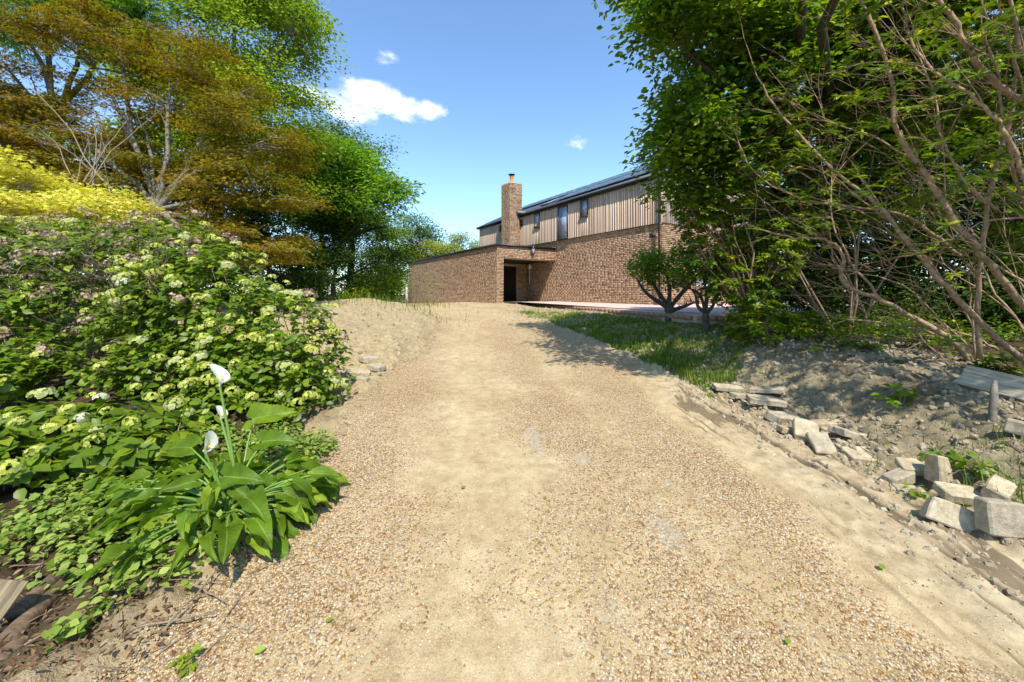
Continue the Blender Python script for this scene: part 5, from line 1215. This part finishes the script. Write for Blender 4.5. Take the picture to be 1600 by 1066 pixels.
# ------------------------------------------------------------------ ground cover, fern, litter
n = 2600; xx = rng.uniform(-3.6, -1.0, n); yy = rng.uniform(1.35, 3.6, n)
k = (xx < XL(yy) - .02 - .25 * (vnoise(xx * 3, yy * 3) - .3) - .45 * (1 - sst(1.5, 2.1, yy))) & (fbm(xx, yy, 3, 1.6) > -.13) & (np.abs(xx) < 1.4 * yy + .2) & ~((xx < -1.9) & (yy < 1.85)); xx, yy = xx[k], yy[k]
c = np.stack([xx, yy, H(xx, yy) + .03 + .08 * rng.random(len(xx))], -1)
gc = foliage('ground_cover', c, norm(rng.normal(size=c.shape) + [0, 0, 1]), 5, .035, .042, .75, T_HEX, M['l_cover'], None, .5, .1, 1.3, .4); tag(gc, 'pale variegated ground cover creeping at the foot of the lily', 'plant', None, 'stuff')
n = 1500; xx = rng.uniform(-3.0, -.95, n); yy = rng.uniform(1.3, 2.6, n); k = (xx < XL(yy) + .1 * rng.normal(size=n)) & (np.abs(xx) < 1.4 * yy + .2); xx, yy = xx[k], yy[k]
c = np.stack([xx, yy, H(xx, yy) + .012], -1)
lt = foliage('leaf_litter', c, norm(rng.normal(size=c.shape)), 3, .05, .030, .38, T_LONG, M['l_dead'], None, .1, .0, 1.2, .3); tag(lt, 'brown fallen leaves and twigs on the soil by the drive', None, None, 'stuff')
m = MB()
for i in range(70):
    x_ = rng.uniform(-2.6, -1.2); y_ = rng.uniform(1.3, 2.6); a = rng.random() * 6.3; L = rng.uniform(.05, .3)
    z_ = hz(x_, y_) + .015; m.tube(wobble((x_, y_, z_), (x_ + math.cos(a) * L, y_ + math.sin(a) * L, hz(x_ + math.cos(a) * L, y_ + math.sin(a) * L) + .03), 5, .05), np.linspace(.004, .0015, 5), 4, cap=False)
for i in range(120):
    x_ = rng.uniform(3.0, 6.2); y_ = rng.uniform(2.6, 6.2); a = rng.random() * 6.3; L = rng.uniform(.08, .45)
    z_ = hz(x_, y_) + .015; m.tube(wobble((x_, y_, z_), (x_ + math.cos(a) * L, y_ + math.sin(a) * L, hz(x_ + math.cos(a) * L, y_ + math.sin(a) * L) + .03), 5, .08, .1), np.linspace(.006, .002, 5), 4, cap=False)
tag(m.build('twig_litter', M['stem_dry'], None, True), 'dead twigs lying on the banks', None, None, 'stuff')
for lb, a, b_ in (('long pale dry stick lying from the lily towards the bottom edge', (255, 1010), (350, 900)), ('thin dry stick crossing the soil left of the long pale one', (215, 1010), (335, 975)), ('short pale stick pointing at the drive near the lily', (290, 925), (350, 962))):
    p, q_ = GP(*a), GP(*b_); m = MB(); pts_ = wobble(p + Vector((0, 0, .03)), q_ + Vector((0, 0, .05)), 8, .03); m.tube(pts_, np.linspace(.006, .003, 8), 6); tag(m.build('stick', M['stem_dry'], None, True), lb, 'stick')
for (px, py, lb, mt, s_) in ((720, 770, 'small green leaf lying in the middle of the drive', 'l_hyd', .04), (1228, 1020, 'green fallen leaf on the gravel near the bottom edge, right half', 'l_hyd', .035), (508, 985, 'upright green leaflet on the gravel near the bottom edge, left half', 'l_hyd', .035), (395, 1035, 'grey-green leaf on the gravel beside the leaf litter', 'l_cover', .05), (1375, 900, 'green leaf sprig lying in the tyre rut', 'l_hyd', .05), (545, 1000, 'tiny brown leaf on the gravel', 'l_dead', .03)):
    p = GP(px, py); me = leaves_mesh('fallen_leaf', np.array([[p.x, p.y, hz(p.x, p.y) + .03]]), np.array([[.8, .4, .1]]), np.array([[.2, -.3, 1.0]]), s_, s_ * .55, np.array([.7]), T_HEX, M[mt]); tag(link('fallen_leaf', me), lb, 'leaf')
def fern(px, py, Y, R_, label):
    b = P3(px, py, Y); b.z = max(b.z, hz(b.x, b.y)); t_ = thing('fern', label, 'fern', tuple(b))
    for i in range(11):
        a = rng.random() * 6.28; d = np.array([math.cos(a), math.sin(a) * .8, 0]); L = R_ * rng.uniform(.7, 1.1)
        ln_ = np.array([np.array(b) + d * L * f + np.array([0, 0, L * (.9 * f - .75 * f * f)]) for f in np.linspace(0, 1, 12)]); V = []; pos = []; dd = []; nn = []; ll = []
        for j in range(1, 12):
            tdir = ln_[j] - ln_[j - 1]; sd = np.cross(tdir, [0, 0, 1]); sd /= np.linalg.norm(sd)
            for sg in (-1, 1): pos.append(ln_[j]); dd.append(sd * sg + tdir / np.linalg.norm(tdir) * .4); nn.append([0, 0, 1]); ll.append(R_ * .34 * (1 - .8 * abs(j / 12 - .3)))
        ll = np.array(ll); link('frond', leaves_mesh('frond', np.array(pos), np.array(dd, float), np.array(nn, float), ll, ll * .28, rng.random(len(pos)), T_DIA, M['l_fern']), t_)
fern(1338, 580, 5.3, .36, 'green fern under the rhododendron branches')
fern(1410, 625, 4.6, .13, 'small leafy seedling sprouting on the middle of the spoil bank')
# seedlings on the bank
def sprig(px, py, label, L=.07, n=14, h=.12, mat='l_oak'):
    b = GP(px, py); t_ = thing('seedling', label, 'plant', tuple(b)); m = MB(); P = []
    for i in range(5):
        ln_ = wobble(b, b + Vector((rng.normal() * h * .8, rng.normal() * h * .6, h * (.5 + rng.random()))), 5, .1); m.tube(ln_, np.linspace(.004, .002, 5), 4, cap=False); P += [ln_[2], ln_[3], ln_[4]]
    m.build('stems', M['stem_dry'], t_, True); P = np.array(P); foliage('leaves', P, norm(rng.normal(size=P.shape)), 3, .02, L, .55, T_HEX, M[mat], t_)['kind'] = 'stuff'
sprig(1405, 640, 'broad-leaved seedling sprouting from the top of the spoil bank', .08, 14, .16)
sprig(1480, 735, 'low green weeds beside the upright concrete block', .07, 14, .08)
sprig(1530, 760, 'dark green weeds in front of the soil at the right edge', .07, 14, .1, 'l_hyd')
sprig(1440, 790, 'small weed growing at the foot of the low block', .04, 14, .05, 'l_lime')
sprig(1110, 622, 'tiny weed beside the first paving slabs', .03, 14, .03, 'l_lime')
sprig(290, 1040, 'tiny bright seedling at the bottom edge by the sticks', .035, 10, .04, 'l_lime')

# ------------------------------------------------------------------ loose blocks
def rough_box(name, dx, dy, dz, mat, seed, jag=.02, n=5):
    r = np.random.default_rng(seed); me = bpy.data.meshes.new(name); import bmesh
    bm = bmesh.new(); bmesh.ops.create_cube(bm, size=1)
    for v in bm.verts: v.co.x *= dx; v.co.y *= dy; v.co.z *= dz
    bmesh.ops.bevel(bm, geom=bm.edges[:], offset=min(dx, dy, dz) * .1, segments=1, affect='EDGES')
    bmesh.ops.subdivide_edges(bm, edges=[e for e in bm.edges if e.calc_length() > .05], cuts=3, use_grid_fill=True)
    P_ = np.array([v.co for v in bm.verts]); off = np.stack([vn3(P_ + seed * 3.7 + k * 9, 9) - .5 for k in range(3)], -1) * jag * 2 + np.stack([vn3(P_ + seed + k * 5, 30) - .5 for k in range(3)], -1) * jag * .6
    for v, o in zip(bm.verts, off): v.co += Vector(o.tolist())
    # one knocked-off corner
    c = Vector((random.choice((-1, 1)) * dx / 2, random.choice((-1, 1)) * dy / 2, dz / 2))
    for v in bm.verts:
        d = (v.co - c).length; 
        if d < dz * .8: v.co = v.co.lerp(Vector((0, 0, 0)), .16 * (1 - d / (dz * .8)))
    bm.to_mesh(me); bm.free(); me.polygons.foreach_set('use_smooth', [False] * len(me.polygons)); me.materials.append(mat); return me
def c7(cx, cy): return (1040 + cx / 2.664, 560 + cy / 2.664)
blocks = [  # crop centre, size, rotation, lift, label
 ((265, 148), (.40, .17, .07), (6, 3, -8), .03, 'flat grey slab at the far end of the block row, beside the lawn'),
 ((335, 178), (.36, .16, .06), (-4, 5, 4), .0, 'slab tucked in front of the farthest grey slab'),
 ((430, 165), (.42, .17, .06), (4, -10, -42), .04, 'long tilted slab behind the dappled second slabs'),
 ((425, 220), (.42, .20, .09), (3, 4, -14), .02, 'dappled slab with a sunlit front edge, fourth from the lawn'),
 ((495, 268), (.38, .22, .11), (8, 8, 14), .02, 'pale rounded broken lump of concrete between slabs'),
 ((520, 315), (.20, .13, .07), (0, 3, -8), .01, 'small pinkish block in front of the pale rounded lump'),
 ((672, 305), (.30, .14, .07), (5, -6, -10), .06, 'flat slab lying behind the two sunlit tilted blocks'),
 ((593, 348), (.21, .27, .10), (26, 4, -32), .06, 'sunlit tilted block leaning left, first of the tilted pair'),
 ((662, 390), (.18, .26, .09), (30, -4, -18), .05, 'sunlit tilted block leaning right, second of the tilted pair'),
 ((770, 355), (.30, .16, .08), (4, 12, 12), .05, 'broken dirty slab stub above the flat sunken block'),
 ((825, 418), (.30, .20, .08), (12, 2, -6), .01, 'sunken flat block in the soil at the middle of the row'),
 ((985, 530), (.28, .12, .09), (6, -6, 16), .03, 'long narrow block pointing towards the upright block'),
 ((1065, 510), (.24, .17, .07), (18, 0, -20), .06, 'grey block in the shade behind the upright block'),
 ((1150, 550), (.09, .16, .25), (-8, 4, -10), .07, 'upright block standing on end among the fallen ones'),
 ((1045, 578), (.22, .13, .07), (10, 3, -8), -.01, 'low half-buried block below the long narrow one'),
 ((1245, 645), (.24, .15, .08), (14, 6, -16), .04, 'mottled flat block right of the upright one'),
 ((1228, 735), (.32, .09, .18), (-20, 20, -26), .03, 'large sunlit slab set on edge facing the drive'),
 ((1410, 668), (.19, .13, .14), (16, -18, 24), .05, 'chunky pale block with dark side near the grass tuft'),
 ((1450, 805), (.30, .11, .24), (-8, 3, -8), .06, 'largest grey block at the right edge of the picture'),
 ((1485, 355), (.14, .12, .13), (6, 8, 30), .04, 'grey stone on the bank below the broken plank'),
]
for i, ((cx, cy), dim, rt, lift, lb) in enumerate(blocks):
    p = GP(*c7(cx, cy)); me = rough_box('concrete_block', dim[0] * .88, dim[1] * .88, dim[2] * .78, M['concrete'], i + 1, .016 if i not in (4, 9) else .035)
    o = link('concrete_block', me, None, (p.x, p.y + .03, hz(p.x, p.y) + lift * .8 + dim[2] * .12 + (.05 if i < 4 else .015))); o.rotation_euler = tuple(R(a) for a in rt); tag(o, lb, 'block', 'loose concrete blocks edging the drive')
for i, (px, py, dim, rt, lb) in enumerate(((560, 588, (.34, .17, .07), 12, 'flat stone half buried left of the drive, nearest the hydrangea'), (590, 580, (.22, .15, .07), -20, 'flat stone at the foot of the sandy mound beside the drive'), (560, 603, (.25, .12, .06), 6, 'lower sunken stone by the hydrangea'), (575, 565, (.24, .2, .08), 40, 'grey stone below the lip of the sandy mound'))):
    p = GP(px, py); o = link('stone', rough_box('stone', *dim, M['concrete'], 60 + i, .03), None, (p.x, p.y, hz(p.x, p.y) + .01)); o.rotation_euler = (R(4), R(5), R(rt)); tag(o, lb, 'stone', 'stones left of the drive')
# broken plank and stake on the bank
a, b_ = P3(1500, 640, 3.75), P3(1640, 690, 3.1); a.z = hz(a.x, a.y) + .09; b_.z = hz(b_.x, b_.y) + .07; 
L = (b_ - a).length; me = rough_box('plank', L, .05, .21, M['oldwood'], 77, .007)
for v in me.vertices:
    if v.co.x < -L / 2 + .12: v.co.x += random.uniform(0, .07)
o = link('broken_plank', me, None, tuple((a + b_) / 2 + Vector((0, 0, .02)))); o.rotation_euler = Euler((R(-38), math.asin(-(b_.z - a.z) / L), math.atan2(b_.y - a.y, b_.x - a.x))); tag(o, 'wide weathered plank with a splintered end on the bank at the right', 'plank')
p = P3(1552, 670, 3.1); m = MB(); z_ = hz(p.x, p.y); st = wobble((p.x, p.y, z_ - .05), (p.x + .04, p.y + .02, z_ + .34), 6, .03); m.tube(st, [.035, .026, .024, .026, .022, .012], 7); tag(m.build('stake', M['bark_grey'], None, True), 'rough broken wooden stake standing in front of the weathered plank', 'stake')
# fallen dark branch on the bank
m = MB(); m.tube(smoothline([np.array(P3(*q_)) for q_ in ((1445, 600, 4.6), (1470, 590, 4.5), (1510, 600, 4.3), (1560, 628, 4.0), (1610, 640, 3.7))], 5), np.linspace(.03, .022, 21), 7); tag(m.build('fallen_branch', M['bark_dark'], None, True), 'dark fallen branch lying behind the weathered plank', 'branch')
# timber edging bottom left
def board_between(name, a, b, w, th, roll, mat, label, cat, seed):
    a = Vector(a); b = Vector(b); L = (b - a).length; me = rough_box(name, L, th, w, mat, seed, .006); o = link(name, me, None, tuple((a + b) / 2)); d = b - a
    o.rotation_euler = Euler((R(roll), math.asin(-d.z / L), math.atan2(d.y, d.x))); tag(o, label, cat); return o
board_between('timber_board', P3(-80, 1040, 1.5), P3(20, 905, 1.68), .11, .035, -40, M['greywood'], 'weathered timber board at the bottom left corner', 'board', 81)
for i, (px, py, Y, r_, lb) in enumerate(((30, 955, 1.72, .035, 'dark log end under the timber board, upper of three'), (16, 995, 1.62, .04, 'dark log end under the timber board, middle of three'), (2, 1035, 1.55, .04, 'dark log end at the bottom left corner, lowest of three'))):
    p = P3(px, py, Y); m = MB(); m.tube([(0, -.02, 0), (0, .05, 0), (-.02, .6, -.02)], [r_ * .95, r_, r_], 12); o = link('log', m.mesh('log', M['darkwood'], False), None, tuple(p)); o.rotation_euler = (0, 0, R(20)); tag(o, lb, 'log', 'logs under the timber board')
print('TRIS', sum(len(o.data.loops) - 2 * len(o.data.polygons) for o in S.objects if o.type == 'MESH'), 'OBJ', len(S.objects))
